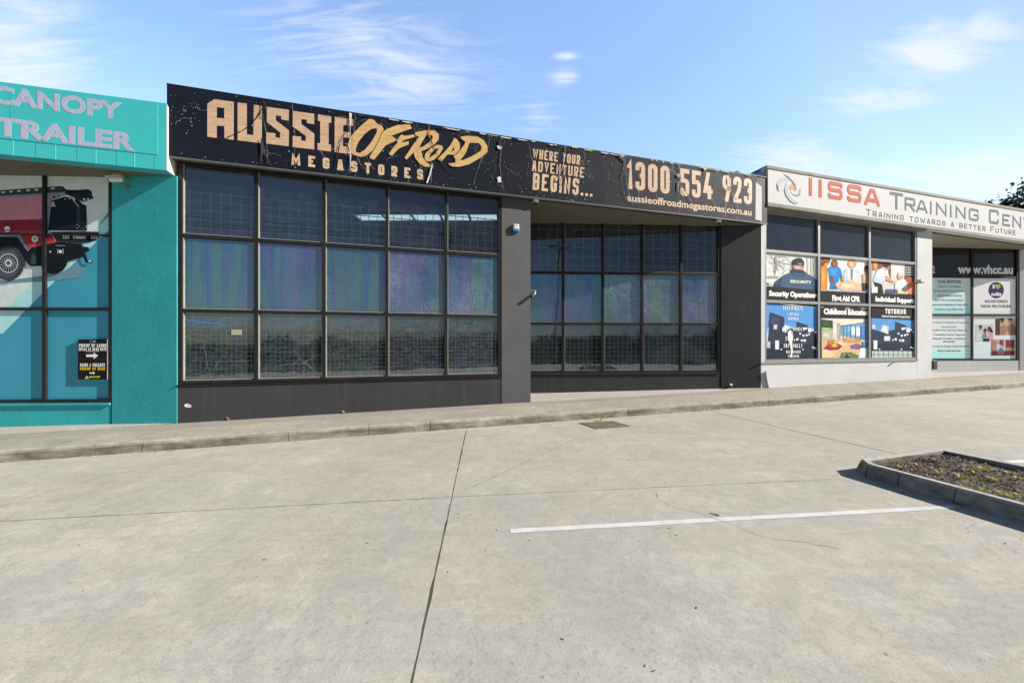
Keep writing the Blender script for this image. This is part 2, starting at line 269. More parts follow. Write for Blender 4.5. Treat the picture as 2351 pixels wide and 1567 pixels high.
def G(px, py):
    """photo pixel on the car park -> (u, off)"""
    kx, kz = (px-CX)/F, (HZ-py)/F
    # z = kz*y ; u = (k*y - Px)Ux + (y-Py)Uy ; z = a+b*u
    a, b = -1.737, .0104; c = kx*FA.U.x+FA.U.y; c0 = FA.P.dot(FA.U)
    yy = (a-b*c0)/(kz-b*c); p = Vector((kx*yy, yy))-FA.P; return p.dot(FA.U), p.dot(FA.N)

# ------------------------------------------------------------------ mesh building
def wl(o):
    v = Vector((0, 0, 0))
    while o: v += o.location; o = o.parent
    return v
class MB:
    def __init__(s): s.v = []; s.f = []; s.mi = []; s.mats = []; s.smooth = False
    def mat(s, m):
        if m not in s.mats: s.mats.append(m)
        return s.mats.index(m)
    def face(s, pts, m):
        i = len(s.v); s.v += [Vector(p) for p in pts]; s.f.append(tuple(range(i, i+len(pts)))); s.mi.append(s.mat(m)); return s
    def mesh(s, vs, fs, m):
        i = len(s.v); s.v += [Vector(p) for p in vs]; k = s.mat(m)
        for f in fs: s.f.append(tuple(i+j for j in f)); s.mi.append(k)
        return s
    def hexa(s, c, m):
        return s.mesh(c, [(0, 3, 2, 1), (4, 5, 6, 7), (0, 1, 5, 4), (1, 2, 6, 5), (2, 3, 7, 6), (3, 0, 4, 7)], m)
    def box(s, pl, u0, u1, z0, z1, o0, o1, m):
        c = [pl.w(u, z, o) for z in (z0, z1) for u, o in ((u0, o1), (u1, o1), (u1, o0), (u0, o0))]
        return s.hexa(c, m)
    def bar(s, a, b, r, m, n=6, r2=None):
        a, b = Vector(a), Vector(b); d = (b-a).normalized(); x = d.orthogonal().normalized(); y = d.cross(x); r2 = r if r2 is None else r2
        vs = [a+(x*cos(2*pi*i/n)+y*sin(2*pi*i/n))*r for i in range(n)]+[b+(x*cos(2*pi*i/n)+y*sin(2*pi*i/n))*r2 for i in range(n)]
        return s.mesh(vs, [(i, (i+1) % n, n+(i+1) % n, n+i) for i in range(n)]+[tuple(range(n-1, -1, -1)), tuple(range(n, 2*n))], m)
    def poly(s, pl, pts, off, m, holes=()):
        """flat polygon on a plane, pts as (u,z)"""
        loops = [[Vector((a, b, 0)) for a, b in l] for l in (pts, *holes)]
        tri = geometry.tessellate_polygon(loops); flat = [p for l in loops for p in l]
        return s.mesh([pl.w(p.x, p.y, off) for p in flat], [t for t in tri], m)
    def slab(s, pl, pts, o0, o1, m):
        n = len(pts); loops = [[Vector((a, b, 0)) for a, b in pts]]; tri = geometry.tessellate_polygon(loops)
        s.mesh([pl.w(a, b, o1) for a, b in pts], tri, m); s.mesh([pl.w(a, b, o0) for a, b in pts], [tuple(reversed(t)) for t in tri], m)
        return s.mesh([pl.w(a, b, o) for o in (o0, o1) for a, b in pts], [(i, (i+1) % n, n+(i+1) % n, n+i) for i in range(n)], m)
    def lathe(s, o, ax, prof, m, n=20):
        """prof: (distance along ax, radius)"""
        o, ax = Vector(o), Vector(ax).normalized(); x = ax.orthogonal().normalized(); y = ax.cross(x); vs = []
        for d, r in prof: vs += [o+ax*d+(x*cos(2*pi*i/n)+y*sin(2*pi*i/n))*r for i in range(n)]
        fs = [(k*n+i, k*n+(i+1) % n, (k+1)*n+(i+1) % n, (k+1)*n+i) for k in range(len(prof)-1) for i in range(n)]
        return s.mesh(vs, fs+[tuple(range(n-1, -1, -1)), tuple(range((len(prof)-1)*n, len(prof)*n))], m)
    def rbox(s, pl, u0, u1, z0, z1, o0, o1, m, r=.02):
        """box with chamfered front edges"""
        b = [(u0, z0), (u1, z0), (u1, z1), (u0, z1)]; f = [(u0+r, z0+r), (u1-r, z0+r), (u1-r, z1-r), (u0+r, z1-r)]
        vs = [pl.w(a, c, o0) for a, c in b]+[pl.w(a, c, o1-r) for a, c in b]+[pl.w(a, c, o1) for a, c in f]
        fs = [(8, 9, 10, 11), (0, 3, 2, 1)]
        for i in range(4):
            j = (i+1) % 4; fs += [(i, j, 4+j, 4+i), (4+i, 4+j, 8+j, 8+i)]
        return s.mesh(vs, fs, m)
    def build(s, name, parent=None, label=None, cat=None, group=None, kind=None, smooth=False):
        base = wl(parent) if parent else Vector((0, 0, 0))
        if not parent and s.v and kind != 'structure':
            lo = Vector((min(p.x for p in s.v), min(p.y for p in s.v), min(p.z for p in s.v))); hi = Vector((max(p.x for p in s.v), max(p.y for p in s.v), 0))
            base = Vector(((lo.x+hi.x)/2, (lo.y+hi.y)/2, lo.z))
        me = bpy.data.meshes.new(name); me.from_pydata([p-base for p in s.v], [], s.f); me.polygons.foreach_set('material_index', s.mi)
        for m in s.mats: me.materials.append(m)
        if smooth: me.polygons.foreach_set('use_smooth', [True]*len(s.f))
        me.update(); o = bpy.data.objects.new(name, me); C.objects.link(o)
        if parent: o.parent = parent
        else: o.location = base
        tag(o, label, cat, group, kind); return o
def tag(o, label=None, cat=None, group=None, kind=None):
    for k, v in (('label', label), ('category', cat), ('group', group), ('kind', kind)):
        if v: o[k] = v
    return o
def thing(name, label, cat, loc, group=None):
    o = bpy.data.objects.new(name, None); C.objects.link(o); o.location = loc; o.empty_display_size = .2; return tag(o, label, cat, group)
def crop(ox, oy, k): return lambda *p: [(ox+a*k, oy+b*k) for a, b in p]
def px_poly(mb, pl, pts, off, m, holes=()):
    mb.poly(pl, [pl.uz(a, b, off) for a, b in pts], off, m, [[pl.uz(a, b, off) for a, b in h] for h in holes])
def px_disc(mb, pl, cx, cy, rx, ry, off, m, n=20, hole=0):
    ring = lambda k: [(cx+rx*k*cos(2*pi*i/n), cy+ry*k*sin(2*pi*i/n)) for i in range(n)]
    px_poly(mb, pl, ring(1), off, m, [ring(hole)] if hole else ())
# ------------------------------------------------------------------ lettering
GL = {'A': [[(0, 0), (.40, 1, 1), (.60, 1, 1), (1, 0)], [(.17, .27), (.83, .27)]], 'B': [[(0, 0, 1), (0, 1, 1), (1, 1), (1, 0), 'c'], [(0, .5), (1, .5)]],
 'C': [[(1, .68), (1, 1), (0, 1), (0, 0), (1, 0), (1, .32)]], 'D': [[(0, 0, 1), (0, 1, 1), (1, 1), (1, 0), 'c']], 'E': [[(1, 1), (0, 1, 1), (0, 0, 1), (1, 0)], [(0, .5), (.85, .5)]],
 'F': [[(1, 1), (0, 1, 1), (0, 0)], [(0, .5), (.85, .5)]], 'G': [[(1, .72), (1, 1), (0, 1), (0, 0), (1, 0), (1, .48, 1), (.5, .48)]], 'H': [[(0, 0), (0, 1)], [(1, 0), (1, 1)], [(0, .5), (1, .5)]],
 'I': [[(0, 0), (0, 1)]], 'J': [[(1, 1), (1, 0), (0, 0), (0, .3)]], 'K': [[(0, 0), (0, 1)], [(1, 1), (.1, .5, 1), (1, 0)]], 'L': [[(0, 1), (0, 0, 1), (1, 0)]], 'M': [[(0, 0), (0, 1, 1), (.5, .25, 1), (1, 1, 1), (1, 0)]],
 'N': [[(0, 0), (0, 1, 1), (1, 0, 1), (1, 1)]], 'O': [[(0, 0), (0, 1), (1, 1), (1, 0), 'c']], 'P': [[(0, 0), (0, 1, 1), (1, 1), (1, .45), (0, .45)]], 'R': [[(0, 0), (0, 1, 1), (1, 1), (1, .45), (0, .45)], [(.45, .45), (1, 0)]],
 'S': [[(1, .74), (1, 1), (0, 1), (0, .52), (1, .52), (1, 0), (0, 0), (0, .26)]], 'T': [[(0, 1), (1, 1)], [(.5, 1), (.5, 0)]], 'U': [[(0, 1), (0, 0), (1, 0), (1, 1)]], 'V': [[(0, 1), (.5, 0, 1), (1, 1)]],
 'W': [[(0, 1), (.25, 0, 1), (.5, .8, 1), (.75, 0, 1), (1, 1)]], 'X': [[(0, 0), (1, 1)], [(0, 1), (1, 0)]], 'Y': [[(0, 1), (.5, .45, 1), (1, 1)], [(.5, .45), (.5, 0)]], 'Z': [[(0, 1), (1, 1, 1), (0, 0, 1), (1, 0)]],
 '0': [[(0, 0), (0, 1), (1, 1), (1, 0), 'c']], '1': [[(0, .78), (1, 1, 1), (1, 0)]], '2': [[(0, .72), (0, 1), (1, 1), (1, .58), (0, .06, 1), (0, 0, 1), (1, 0)]], '3': [[(0, .74), (0, 1), (1, 1), (1, 0), (0, 0), (0, .26)], [(.4, .52), (1, .52)]],
 '4': [[(.55, 1), (0, .25, 1), (1, .25)], [(.72, .5), (.72, 0)]], '5': [[(1, 1), (0, 1, 1), (0, .58, 1), (1, .58), (1, 0), (0, 0), (0, .24)]], '9': [[(1, .52), (0, .52), (0, 1), (1, 1), (1, .52, 1), (.45, 0)]],
 '&': [[(1, .0), (.12, .78, 1), (.35, 1), (.7, .8), (0, .3), (0, 0), (.6, 0), (1, .4)]], '.': [[(0, 0), (0, .001)]]}
def offset_line(pts, h, closed):
    n = len(pts); Lf, Rt = [], []
    for i in range(n):
        p = pts[i]; a = pts[i-1] if (i or closed) else None; b = pts[(i+1) % n] if (i < n-1 or closed) else None
        d1 = (p-a).normalized() if a is not None else None; d2 = (b-p).normalized() if b is not None else None
        d1 = d1 or d2; d2 = d2 or d1; n1 = Vector((-d1.y, d1.x)); n2 = Vector((-d2.y, d2.x)); m = n1+n2
        m = m.normalized() if m.length > .05 else n1; k = min(1/max(m.dot(n1), .3), 1.9); Lf.append(p+m*h*k); Rt.append(p-m*h*k)
    return Lf, Rt
def rounded(pts, flags, r, closed):
    out = []; n = len(pts)
    for i, p in enumerate(pts):
        if r <= 0 or flags[i] or (not closed and i in (0, n-1)): out.append(p); continue
        a, b = pts[i-1], pts[(i+1) % n]; r1 = min(r, (p-a).length*.49, (p-b).length*.49)
        s, e = p+(a-p).normalized()*r1, p+(b-p).normalized()*r1
        for k in range(6): t = k/5; out.append(s*(1-t)**2+p*2*t*(1-t)+e*t*t)
    return out
def glyph(mb, pl, ch, u0, z0, w, h, t, off, m, r=0, grow=0, slant=0):
    for k, line in enumerate(GL[ch]):
        closed = line[-1] == 'c'; L = [q for q in line if q != 'c']; iw = max(w-t, 1e-4); ih = max(h-t, 1e-4)
        pts = []; nn = len(L)
        for i, q in enumerate(L):
            yy = t/2+q[1]*ih
            if not closed and i in (0, nn-1):              # open ends run to the edge of the letter box
                nb = L[1] if i == 0 else L[-2]
                if abs(nb[0]-q[0]) < .62 and q[1] in (0, 1): yy = q[1]*h
            xx = t/2+q[0]*iw
            if not closed and i in (0, nn-1):
                nb = L[1] if i == 0 else L[-2]
                if nb[1] == q[1] and q[0] in (0, 1): xx = q[0]*w
            if ch == '.': xx = t/2; yy = 0 if i == 0 else t
            if ch == 'I': xx = t/2
            pts.append(Vector((xx, yy)))
        pts = rounded(pts, [len(q) > 2 for q in L], r, closed); A, B = offset_line(pts, t/2+grow, closed)
        n = len(pts); o = off+k*.0006
        for i in range(n if closed else n-1):
            j = (i+1) % n; q = [A[i], B[i], B[j], A[j]]
            mb.face([pl.w(u0+p.x+slant*p.y, z0+p.y, o) for p in q], m)
WF = {'M': 1.3, 'W': 1.45, '1': .62, ' ': .55, 'I': 0, '.': 0, '4': 1.08}
def stroke_text(mb, pl, text, u0, u1, z0, h, off, m, t=.16, gap=.22, r=.25, small=None, slant=0, grow=0):
    """lettering drawn with strokes of one weight; small = height of lower-case letters drawn as small capitals"""
    t = t*h; n = len(text); sm = small or 1; wf = lambda c: WF.get(c.upper(), 1)*(sm if (small and c.islower()) else 1)
    fixed = sum(t for c in text if c.upper() in 'I.'); tot = sum(wf(c) for c in text)+gap*(n-1); gw = ((u1-u0)-fixed)/tot; u = u0
    for c in text:
        lw = wf(c)*gw
        if c.upper() in 'I.': lw = t
        if c != ' ': glyph(mb, pl, c.upper(), u, z0, lw, h*(sm if (small and c.islower()) else 1), t, off, m, r*min(lw, h), grow, slant)
        u += lw+gap*gw
    return mb
def type_text(mb, pl, text, u0, u1, z0, z1, off, m, bold=0.0, spacing=1.0, ref=None):
    """lettering from the built-in face, fitted to the box; ref = text whose height sets the box height"""
    def outline(tx):
        cu = bpy.data.curves.new('t', 'FONT'); cu.body = tx; cu.offset = bold; cu.space_character = spacing; cu.resolution_u = 3; o = bpy.data.objects.new('t', cu); C.objects.link(o)
        bpy.context.view_layer.update(); me = bpy.data.meshes.new_from_object(o.evaluated_get(bpy.context.evaluated_depsgraph_get()))
        vs = [v.co.copy() for v in me.vertices]; fs = [tuple(p.vertices) for p in me.polygons]
        bpy.data.objects.remove(o); bpy.data.curves.remove(cu); bpy.data.meshes.remove(me); return vs, fs
    vs, fs = outline(text); x0, x1 = min(v.x for v in vs), max(v.x for v in vs); rv = outline(ref)[0] if ref else vs; y0, y1 = min(v.y for v in rv), max(v.y for v in rv)
    return mb.mesh([pl.w(u0+(v.x-x0)/(x1-x0)*(u1-u0), z0+(v.y-y0)/(y1-y0)*(z1-z0), off) for v in vs], fs, m)
def ttxt(mb, pl, text, left, right, off, m, bold=.02, ref='H', **k):
    """left=(px,top,bottom) of the capitals at the left end, right=px of the right end"""
    u0, za = pl.uz(left[0], left[1], off); zb = pl.z(left[0], left[2], off); return type_text(mb, pl, text, u0, pl.u(right, off), zb, za, off, m, bold, ref=ref, **k)
def stxt(mb, pl, text, left, right, off, m, **k):
    u0, za = pl.uz(left[0], left[1], off); zb = pl.z(left[0], left[2], off); return stroke_text(mb, pl, text, u0, pl.u(right, off), zb, za-zb, off, m, **k)
# ================================================================== ground
def sheet(name, us, offs, zf, m, lift=0):
    mb = MB(); vs = [FA.w(a, zf(a, b)+lift, b) for b in offs for a in us]; n = len(us)
    mb.mesh(vs, [(j*n+i, (j+1)*n+i, (j+1)*n+i+1, j*n+i+1) for j in range(len(offs)-1) for i in range(n-1)], m); return mb.build(name, kind='structure')
sheet('car_park', (-60, 110), (1.56, 15), lambda a, b: gz(a), M_CON)
sheet('footpath', (-30, 60), (1.42, 0, -9), foot_z, M_PATH)
M_GRASS = m_kerb('rough_grass', (.05, .065, .025)); M_TAR = paint('asphalt', (.055, .055, .055), .2, 1, .85, .3, 60)
sheet('grass_bank', (-60, 110), (15, 21), lambda a, b: gz(a)-.05-(b-15)*.42, M_GRASS)
sheet('road', (-200, 260), (21, 30), lambda a, b: -4.3, M_TAR)
sheet('terrain', (-900, 900), (-900, 21), lambda a, b: -4.8, M_GRASS); sheet('grass_field', (-900, 900), (30, 900), lambda a, b: -4.3, M_GRASS)
mb = MB(); prof = lambda a: [(1.42, foot_z(a, 1.42)), (1.53, foot_z(a, 1.53)), (1.556, foot_z(a, 1.55)-.012), (1.575, foot_z(a, 1.55)-.045), (1.60, gz(a)-.06)]
kus = [-30, -4.2, -1.9, -.35, .25, 2.3, 3.6, 4.7, 6.9, 9.0, 10.3, 11.1, 13, 14.6, 16.6, 19, 22, 24.4, 28, 60]
for a, b in zip(kus[:-1], kus[1:]):
    d = random.uniform(-.006, .006); A = [FA.w(a+.004, z, o+d) for o, z in prof(a)]; B = [FA.w(b-.004, z, o+d) for o, z in prof(b)]; n = len(A)
    mb.mesh(A+B, [(i, n+i, n+i+1, i+1) for i in range(n-1)]+[tuple(range(n)), tuple(range(2*n-1, n-1, -1))], M_KERB)
mb.build('kerb', kind='structure')
# the pale wedge of newer concrete inside each recess
def wedge(us_offs, lift=.007):
    mb = MB(); mb.face([FA.w(a, foot_z(a, b)+lift, b) for a, b in us_offs], M_SLAB); mb.build('entry_slab', kind='structure')
u0, u1 = FA.u(1218), FA.u(1747)
wedge([(u0-.3, -2.4), (u0-.02, .03), (u0+1.2, .12), (u1-1.5, .10), (u1, .03), (u1+.2, -.1), (u1-3, -1.2)])
wedge([(-9, .12), (-1.2, .10), (-.2, .02), (-.1, -.2), (-4, -1.4), (-9, -2.6)])
wedge([(FA.u(2141), -2.2), (FA.u(2140), .02), (26, .1), (30, .1), (30, -.5)])
# joints, cracks, painted lines
def ribbon(pts, w, m, lift, zf=lambda a, b: gz(a), jit=0):
    mb = MB(); P = [Vector(p) for p in pts]
    if jit:
        Q = [P[0]]
        for a, b in zip(P[:-1], P[1:]):
            n = max(2, int((b-a).length/.12))
            for i in range(1, n+1): Q.append(a+(b-a)*i/n+(Vector((random.gauss(0, jit), random.gauss(0, jit))) if i < n else Vector((0, 0))))
        P = Q
    P = [q+(Vector((random.gauss(0, jit), random.gauss(0, jit))) if jit > .003 else Vector((0, 0))) for q in P]; A, B = offset_line(P, w/2, False); n = len(P); ww = [1]*n
    if jit: ww = [random.uniform(.35, 1.3) for _ in P]; A = [p+(a-p)*k for p, a, k in zip(P, A, ww)]; B = [p+(b-p)*k for p, b, k in zip(P, B, ww)]
    for i in range(n-1): mb.face([FA.w(q.x, zf(q.x, q.y)+lift, q.y) for q in (A[i], B[i], B[i+1], A[i+1])], m)
    return mb
gp = lambda *p: [G(*q) for q in p]
for nm, pts, w in (('ground_joint', gp((1071, 985), (1038, 1140), (945, 1567), (905, 1760)), .016), ('ground_joint', gp((-700, 1232), (0, 1196), (1036, 1140.5)), .009), ('ground_joint', gp((1039, 1140), (1880, 1101), (1911, 1099.5)), .007),
                   ('ground_joint', gp((1040, 1138), (1368, 985.5)), .006), ('ground_joint', gp((-300, 1256), (0, 1163), (230, 1094), (420, 1062)), .005), ('ground_joint', gp((1639, 945), (1830, 990), (2064, 1043)), .022),
                   ('ground_joint', gp((1450, 979), (1780, 1017), (1990, 1047)), .005)):
    ribbon(pts, w, M_JOINT, .0015, jit=.0014).build(nm, kind='structure')
c3 = crop(1100, 1067, .3403)
for pts in (c3((1195, 190), (1208, 225), (1255, 250), (1310, 285), (1440, 312), (1530, 345), (1600, 365), (1720, 405), (1800, 445), (1900, 480), (2080, 510), (2200, 520), (2351, 550), (2480, 580)),):
    ribbon(gp(*pts), .0038, M_CRACK, .004, jit=.0035).build('ground_crack', kind='structure')
for p in (((850, 948), (848, 975)), ((1218, 920), (1266, 949)), ((1490, 905), (1575, 927)), ((1820, 892), (1990, 905))):
    a = FA.u(p[0][0]); b = FA.u(p[1][0], 1.45); ribbon([(a, .0), (b, 1.42)], .022, M_JOINT, .006, foot_z, jit=.001).build('footpath_joint', kind='structure')
def line(a, b, w):
    A, B = Vector(G(*a)), Vector(G(*b)); n = 60; mb = MB(); d = (B-A).normalized(); s = Vector((-d.y, d.x)); L = [A+(B-A)*i/n for i in range(n+1)]
    e = [(w/2+random.uniform(-.004, .002), w/2+random.uniform(-.004, .002)) for _ in L]
    for i in range(n): mb.face([FA.w(q.x, gz(q.x)+.0028, q.y) for q in (L[i]+s*e[i][0], L[i]-s*e[i][1], L[i+1]-s*e[i+1][1], L[i+1]+s*e[i+1][0])], M_LINE)
    mb.build('parking_line', kind='structure')
line((1171, 1218.5), (2192, 1163), .075); line((2290, 1062), (2470, 1050), .09)

# ================================================================== windows
def window(parent, pl, us, zs, fw, glass_rows, m=None, off=0.0, depth=.09, bead=None, wire=None, label=None, thin_rows=(), thin_cols=()):
    """us, zs = centre lines of the uprights and rails (left to right, bottom to top); glass_rows = one material per row from the bottom"""
    m = m or M_FRAME; f = MB(); o0, o1 = off-depth, off
    for i, a in enumerate(us): w = fw*(.45 if i in thin_cols else .5); f.box(pl, a-w, a+w, zs[0]-fw/2, zs[-1]+fw/2, o0, o1, m)
    for j, z in enumerate(zs):
        w = fw*(.22 if j in thin_rows else .5)
        for a, b in zip(us[:-1], us[1:]): f.box(pl, a+fw/2+.0005, b-fw/2-.0005, z-w, z+w, o0+.003, o1-.004, m)
    if bead:
        for a, b in zip(us[:-1], us[1:]):
            for z0, z1 in zip(zs[:-1], zs[1:]):
                l, r, lo, hi = a+fw/2+.001, b-fw/2-.001, z0+fw/2+.001, z1-fw/2-.001; g = .013
                f.box(pl, l, l+g, lo, hi, o0+.012, o1-.018, bead); f.box(pl, l+g+.0005, r, lo, lo+g, o0+.012, o1-.018, bead)
    fr = f.build('window', parent, label); g = MB(); go = off-depth*.62
    for j, (z0, z1) in enumerate(zip(zs[:-1], zs[1:])):
        mats = glass_rows[j] if isinstance(glass_rows[j], (list, tuple)) else [glass_rows[j]]*(len(us)-1)
        for i, (a, b) in enumerate(zip(us[:-1], us[1:])):
            t = random.uniform(-.0015, .0015); h0 = random.uniform(-.001, .001)
            g.face([pl.w(a+fw/2, z0+fw/2, go+h0), pl.w(b-fw/2, z0+fw/2, go+t), pl.w(b-fw/2, z1-fw/2, go+t), pl.w(a+fw/2, z1-fw/2, go+h0)], mats[i])
    g.build('glass', fr)
    if wire:
        coarse, fine, ztop, zmid, zbot, o, mw, mf = wire; k = MB(); r = .0068; n = 0
        def grid(z0, z1, st, mt, oo):
            a = us[0]+.09
            while a < us[-1]-.06:
                if min(abs(a-q) for q in us) > .05: k.box(pl, a-r, a+r, z0, z1, oo-r, oo+r, mt)
                a += st
            z = z0
            while z <= z1+.001: k.box(pl, us[0]+.05, us[-1]-.05, z-r, z+r, oo+r+.0004, oo+3*r, mt); z += st
        grid(zmid, ztop, coarse, mw, o); grid(zbot, zmid-.004, fine, mf, o-.02)
        k.box(pl, us[0]+.05, us[-1]-.05, zmid-.014, zmid+.010, o-.06, o-.035, mf)
        k.build('wire_mesh', fr)
        k = MB(); n = 40; z0, z1 = zs[1]-.36, zs[2]-.02; ua, ub = us[0]+.02, us[-1]-.02
        k.mesh([pl.w(ua+(ub-ua)*i/n, z, o-.055+.014*sin(i*1.7)+.010*sin(i*.6)) for z in (z0, z1) for i in range(n+1)], [(i, i+1, n+2+i, n+1+i) for i in range(n)], M_SHEET); k.build('reflection_film', fr, smooth=True)
    return fr
G_TOP = m_glass('glass_clear_dusty', tint=(.66, .80, .95), dust=.022, crumple=0); G_FILM = m_glass('glass_mid_clear', film=.27, tint=(.84, .88, .92), dust=.02, crumple=.03); G_FILM2 = m_glass('glass_mid_crumpled', film=.30, tint=(.84, .88, .92), dust=.03, crumple=.45)
G_LOW = m_glass('glass_scratched', film=.06, tint=(.80, .84, .86), dust=.015, scratch=.13, refl=.95); G_LOW2 = m_glass('glass_scratched_light', film=.06, tint=(.80, .84, .86), dust=.025, scratch=.14)
G_RT = m_glass('recess_glass_clear', tint=(.55, .66, .78), dust=.015); G_RF = m_glass('recess_glass_mid', film=.30, tint=(.86, .90, .93), dust=.02, crumple=.03); G_RF2 = m_glass('recess_glass_crumpled', film=.28, tint=(.86, .90, .93), dust=.04, crumple=.7); G_RL = m_glass('recess_glass_low', film=.05, tint=(.78, .82, .84), dust=.02, scratch=.05)
def m_navy():
    s = NT('dark_window_film'); n = s.noise(3, 4); v = s.vor(9); sp = s.ramp(v.outputs['Distance'], .045, .02); ptc = s.ramp(s.noise(1.1, 2, .5, s.vec(loc=(3, 0, 2))), .58, .66)
    col = s.mix(s.ramp(n, .3, .7), (.020, .032, .050), (.028, .042, .062)); col = s.mix(s.math('MULTIPLY', sp, ptc), col, (.4, .42, .44)); s.pbr(col, .08, 0, .6); return s.m
M_NFILM = m_navy(); M_BLACKGLASS = paint('black_glass', (.008, .009, .011), .1, 2, .06, 0, spec=.6)
def ctext(z): return z
# ================================================================== teal unit
L_ = -9.0
teal = thing('shop_building', 'teal rendered shop unit with an angled recess and a deep turquoise fascia', 'shop', FA.w(-1.5, foot_z(-1.5), 0))
uR, uJ = TP.u(406), TP.u(257)
mb = MB(); mb.box(TP, uJ-.0, uR, -2.4, 3.262, -.28, 0, M_TEAL); mb.build('pier', teal)
zs0 = TG.z(130, 920)
mb = MB(); mb.box(TG, -8, -.035, -2.4, zs0-.05, -.25, -.012, M_TEAL); mb.box(TG, -8, -.03, zs0-.085, zs0-.042, -.0115, .022, M_TEAL); mb.build('sill_wall', teal)
us = [-7.2, -5.0, TG.u(-170), TG.u(100), TG.u(252.5)]; zt = [zs0, TG.z(130, 709), TG.z(130, 538), TG.z(130, 399)]
M_FILMB = paint('window_print_blue', tuple(x*1.15 for x in lin('3b97b0')), .05, 2, .5, 0, spec=.3)
window(teal, TG, us, zt, .058, [M_FILMB, M_FILMB, M_FILMB], depth=.07, bead=None, thin_rows=(2,))
mb = MB()
mb.slab(FA, [(L_, 3.215), (-.14, 3.268), (-.14, 4.542), (L_, 4.40)], .0, .22, M_TEALF); mb.build('fascia', teal)
mb = MB(); mb.slab(FA, [(-.1385, 3.268), (-.127, 3.268), (-.127, 4.50), (-.1385, 4.50)], -.10, .2215, M_PW); mb.build('fascia_end_cap', teal)
mb = MB(); a = [FA.w(L_, 3.2155, -.002), FA.w(-.14, 3.268, -.002), TP.w(uR-.05, 3.266, 0.0), TP.w(uR-.05, 3.266, -.26), TP.w(uJ, 3.263, -.2), TG.w(-8, 3.24, -.2)]
mb.mesh(a+[p+Vector((0, 0, .05)) for p in a], [(5, 4, 3, 2, 1, 0), (6, 7, 8, 9, 10, 11)], M_SOFF); mb.build('soffit', teal)
mb = MB(); mb.box(FA, L_, -.2, 4.15, 4.25, -9, -.01, M_ROOF); mb.box(FA, L_, -.22, -2.4, 4.15, -9, -8.8, M_GREY); mb.build('roof', teal)
# ================================================================== black unit
blk = thing('shop_building', 'charcoal painted shop unit with gridded windows on both sides of a plain pillar', 'shop', FA.w(7, foot_z(7), 0))
uP, uE = FA.u(1218), FA.u(1747); zb = -.80
mb = MB(); mb.box(FA, -.10, FA.u(1151.5), -2.4, zb-.055, -.25, -.01, M_CHAR); mb.box(FA, -.10, FA.u(1151.5), zb-.075, zb-.045, -.0095, .012, M_FRAME); mb.build('sill_wall', blk)
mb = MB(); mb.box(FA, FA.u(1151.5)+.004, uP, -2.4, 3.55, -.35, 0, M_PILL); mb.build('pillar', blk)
us = [FA.u(413), FA.u(587), FA.u(743), FA.u(888), FA.u(1024.5), FA.u(1148.5)]; zt = [zb, .627, 2.115, 3.56]
W1 = window(blk, FA, us, zt, .068, [[G_LOW, G_LOW, G_LOW2, G_LOW, G_LOW2], [G_FILM, G_FILM, G_FILM, G_FILM2, G_FILM2], G_TOP], off=-.012, bead=M_BEAD, wire=(.178, .089, 3.06, 1.42, zb+.06, -.16, M_WIRE, M_WIREL))
sb = BG.u(1218-14); zw = BG.z(1450, 853); 
mb = MB(); mb.box(BG, sb, -.03, -2.4, zw-.04, -.25, -.012, M_CHAR); mb.box(BG, sb, -.03, zw-.065, zw-.035, -.0115, .02, M_CHAR); mb.build('sill_wall', blk)
us = [sb+.1, BG.u(1293.5), BG.u(1385), BG.u(1475.5), BG.u(1565), BG.u(1652)]; zt = [zw, BG.z(1450, 743), BG.z(1450, 627), BG.z(1450, 508)]
window(blk, BG, us, zt, .072, [[G_RL]*5, [G_RF, G_RF, G_RF2, G_RF2, G_RF2], [G_RT]*4+[G_RT]], off=-.012, depth=.08, bead=M_BEAD, wire=(.27, .135, zt[3]-.1, 1.5, zw+.06, -.16, M_WIREL, M_WIREL))
mb = MB(); mb.box(BP, BP.u(1656), BP.u(1747), -2.4, 3.545, -.28, 0, M_CHAR); mb.build('pier', blk)
dep = -(BG.w(sb, 0, 0).xy-FA.P).dot(FA.N)
mb = MB(); mb.box(FA, uP-.28, uP-.012, -2.4, 3.545, -dep-.3, -.352, M_CHAR); mb.build('return_wall', blk)
mb = MB(); mb.slab(FA, [(-.16, 3.555), (14.66, 3.545), (14.66, 4.925), (-.16, 4.935)], -.005, .165, M_CHAR); mb.build('fascia', blk)
mb = MB(); a = [FA.w(uP-.3, 3.552, -.012), FA.w(14.62, 3.547, -.012), BP.w(BP.u(1747)+.02, 3.547, -.2), BP.w(BP.u(1656), 3.547, -.2), BG.w(sb-.2, 3.552, -.2)]
mb.mesh(a+[p+Vector((0, 0, .05)) for p in a], [(4, 3, 2, 1, 0), (5, 6, 7, 8, 9)], M_SOFF); mb.build('soffit', blk)
IX = Plane(0, 17.5, 0)
M_SKYL = NT('translucent_roof_sheet'); _t = M_SKYL.N.new('ShaderNodeBsdfTranslucent'); _t.inputs[0].default_value = (.72, .78, .74, 1); M_SKYL.L.new(_t.outputs[0], M_SKYL.out.inputs[0]); M_SKYL = M_SKYL.m
mb = MB(); zc = 4.52; y0, y1 = zc*F/(HZ-493), zc*F/(HZ-507); L0, R0 = -9.5, 14
xr = FA.w(14.55, 0, -2.2).x
def plate(mb, pts, z, t, m):
    n = len(pts); mb.mesh([(x, y, zz) for zz in (z, z+t) for x, y in pts], [tuple(range(n-1, -1, -1)), tuple(range(n, 2*n))]+[(i, (i+1) % n, n+(i+1) % n, n+i) for i in range(n)], m)
q0, q1 = FA.w(-.05, 0, -.03), FA.w(14.5, 0, -.03)
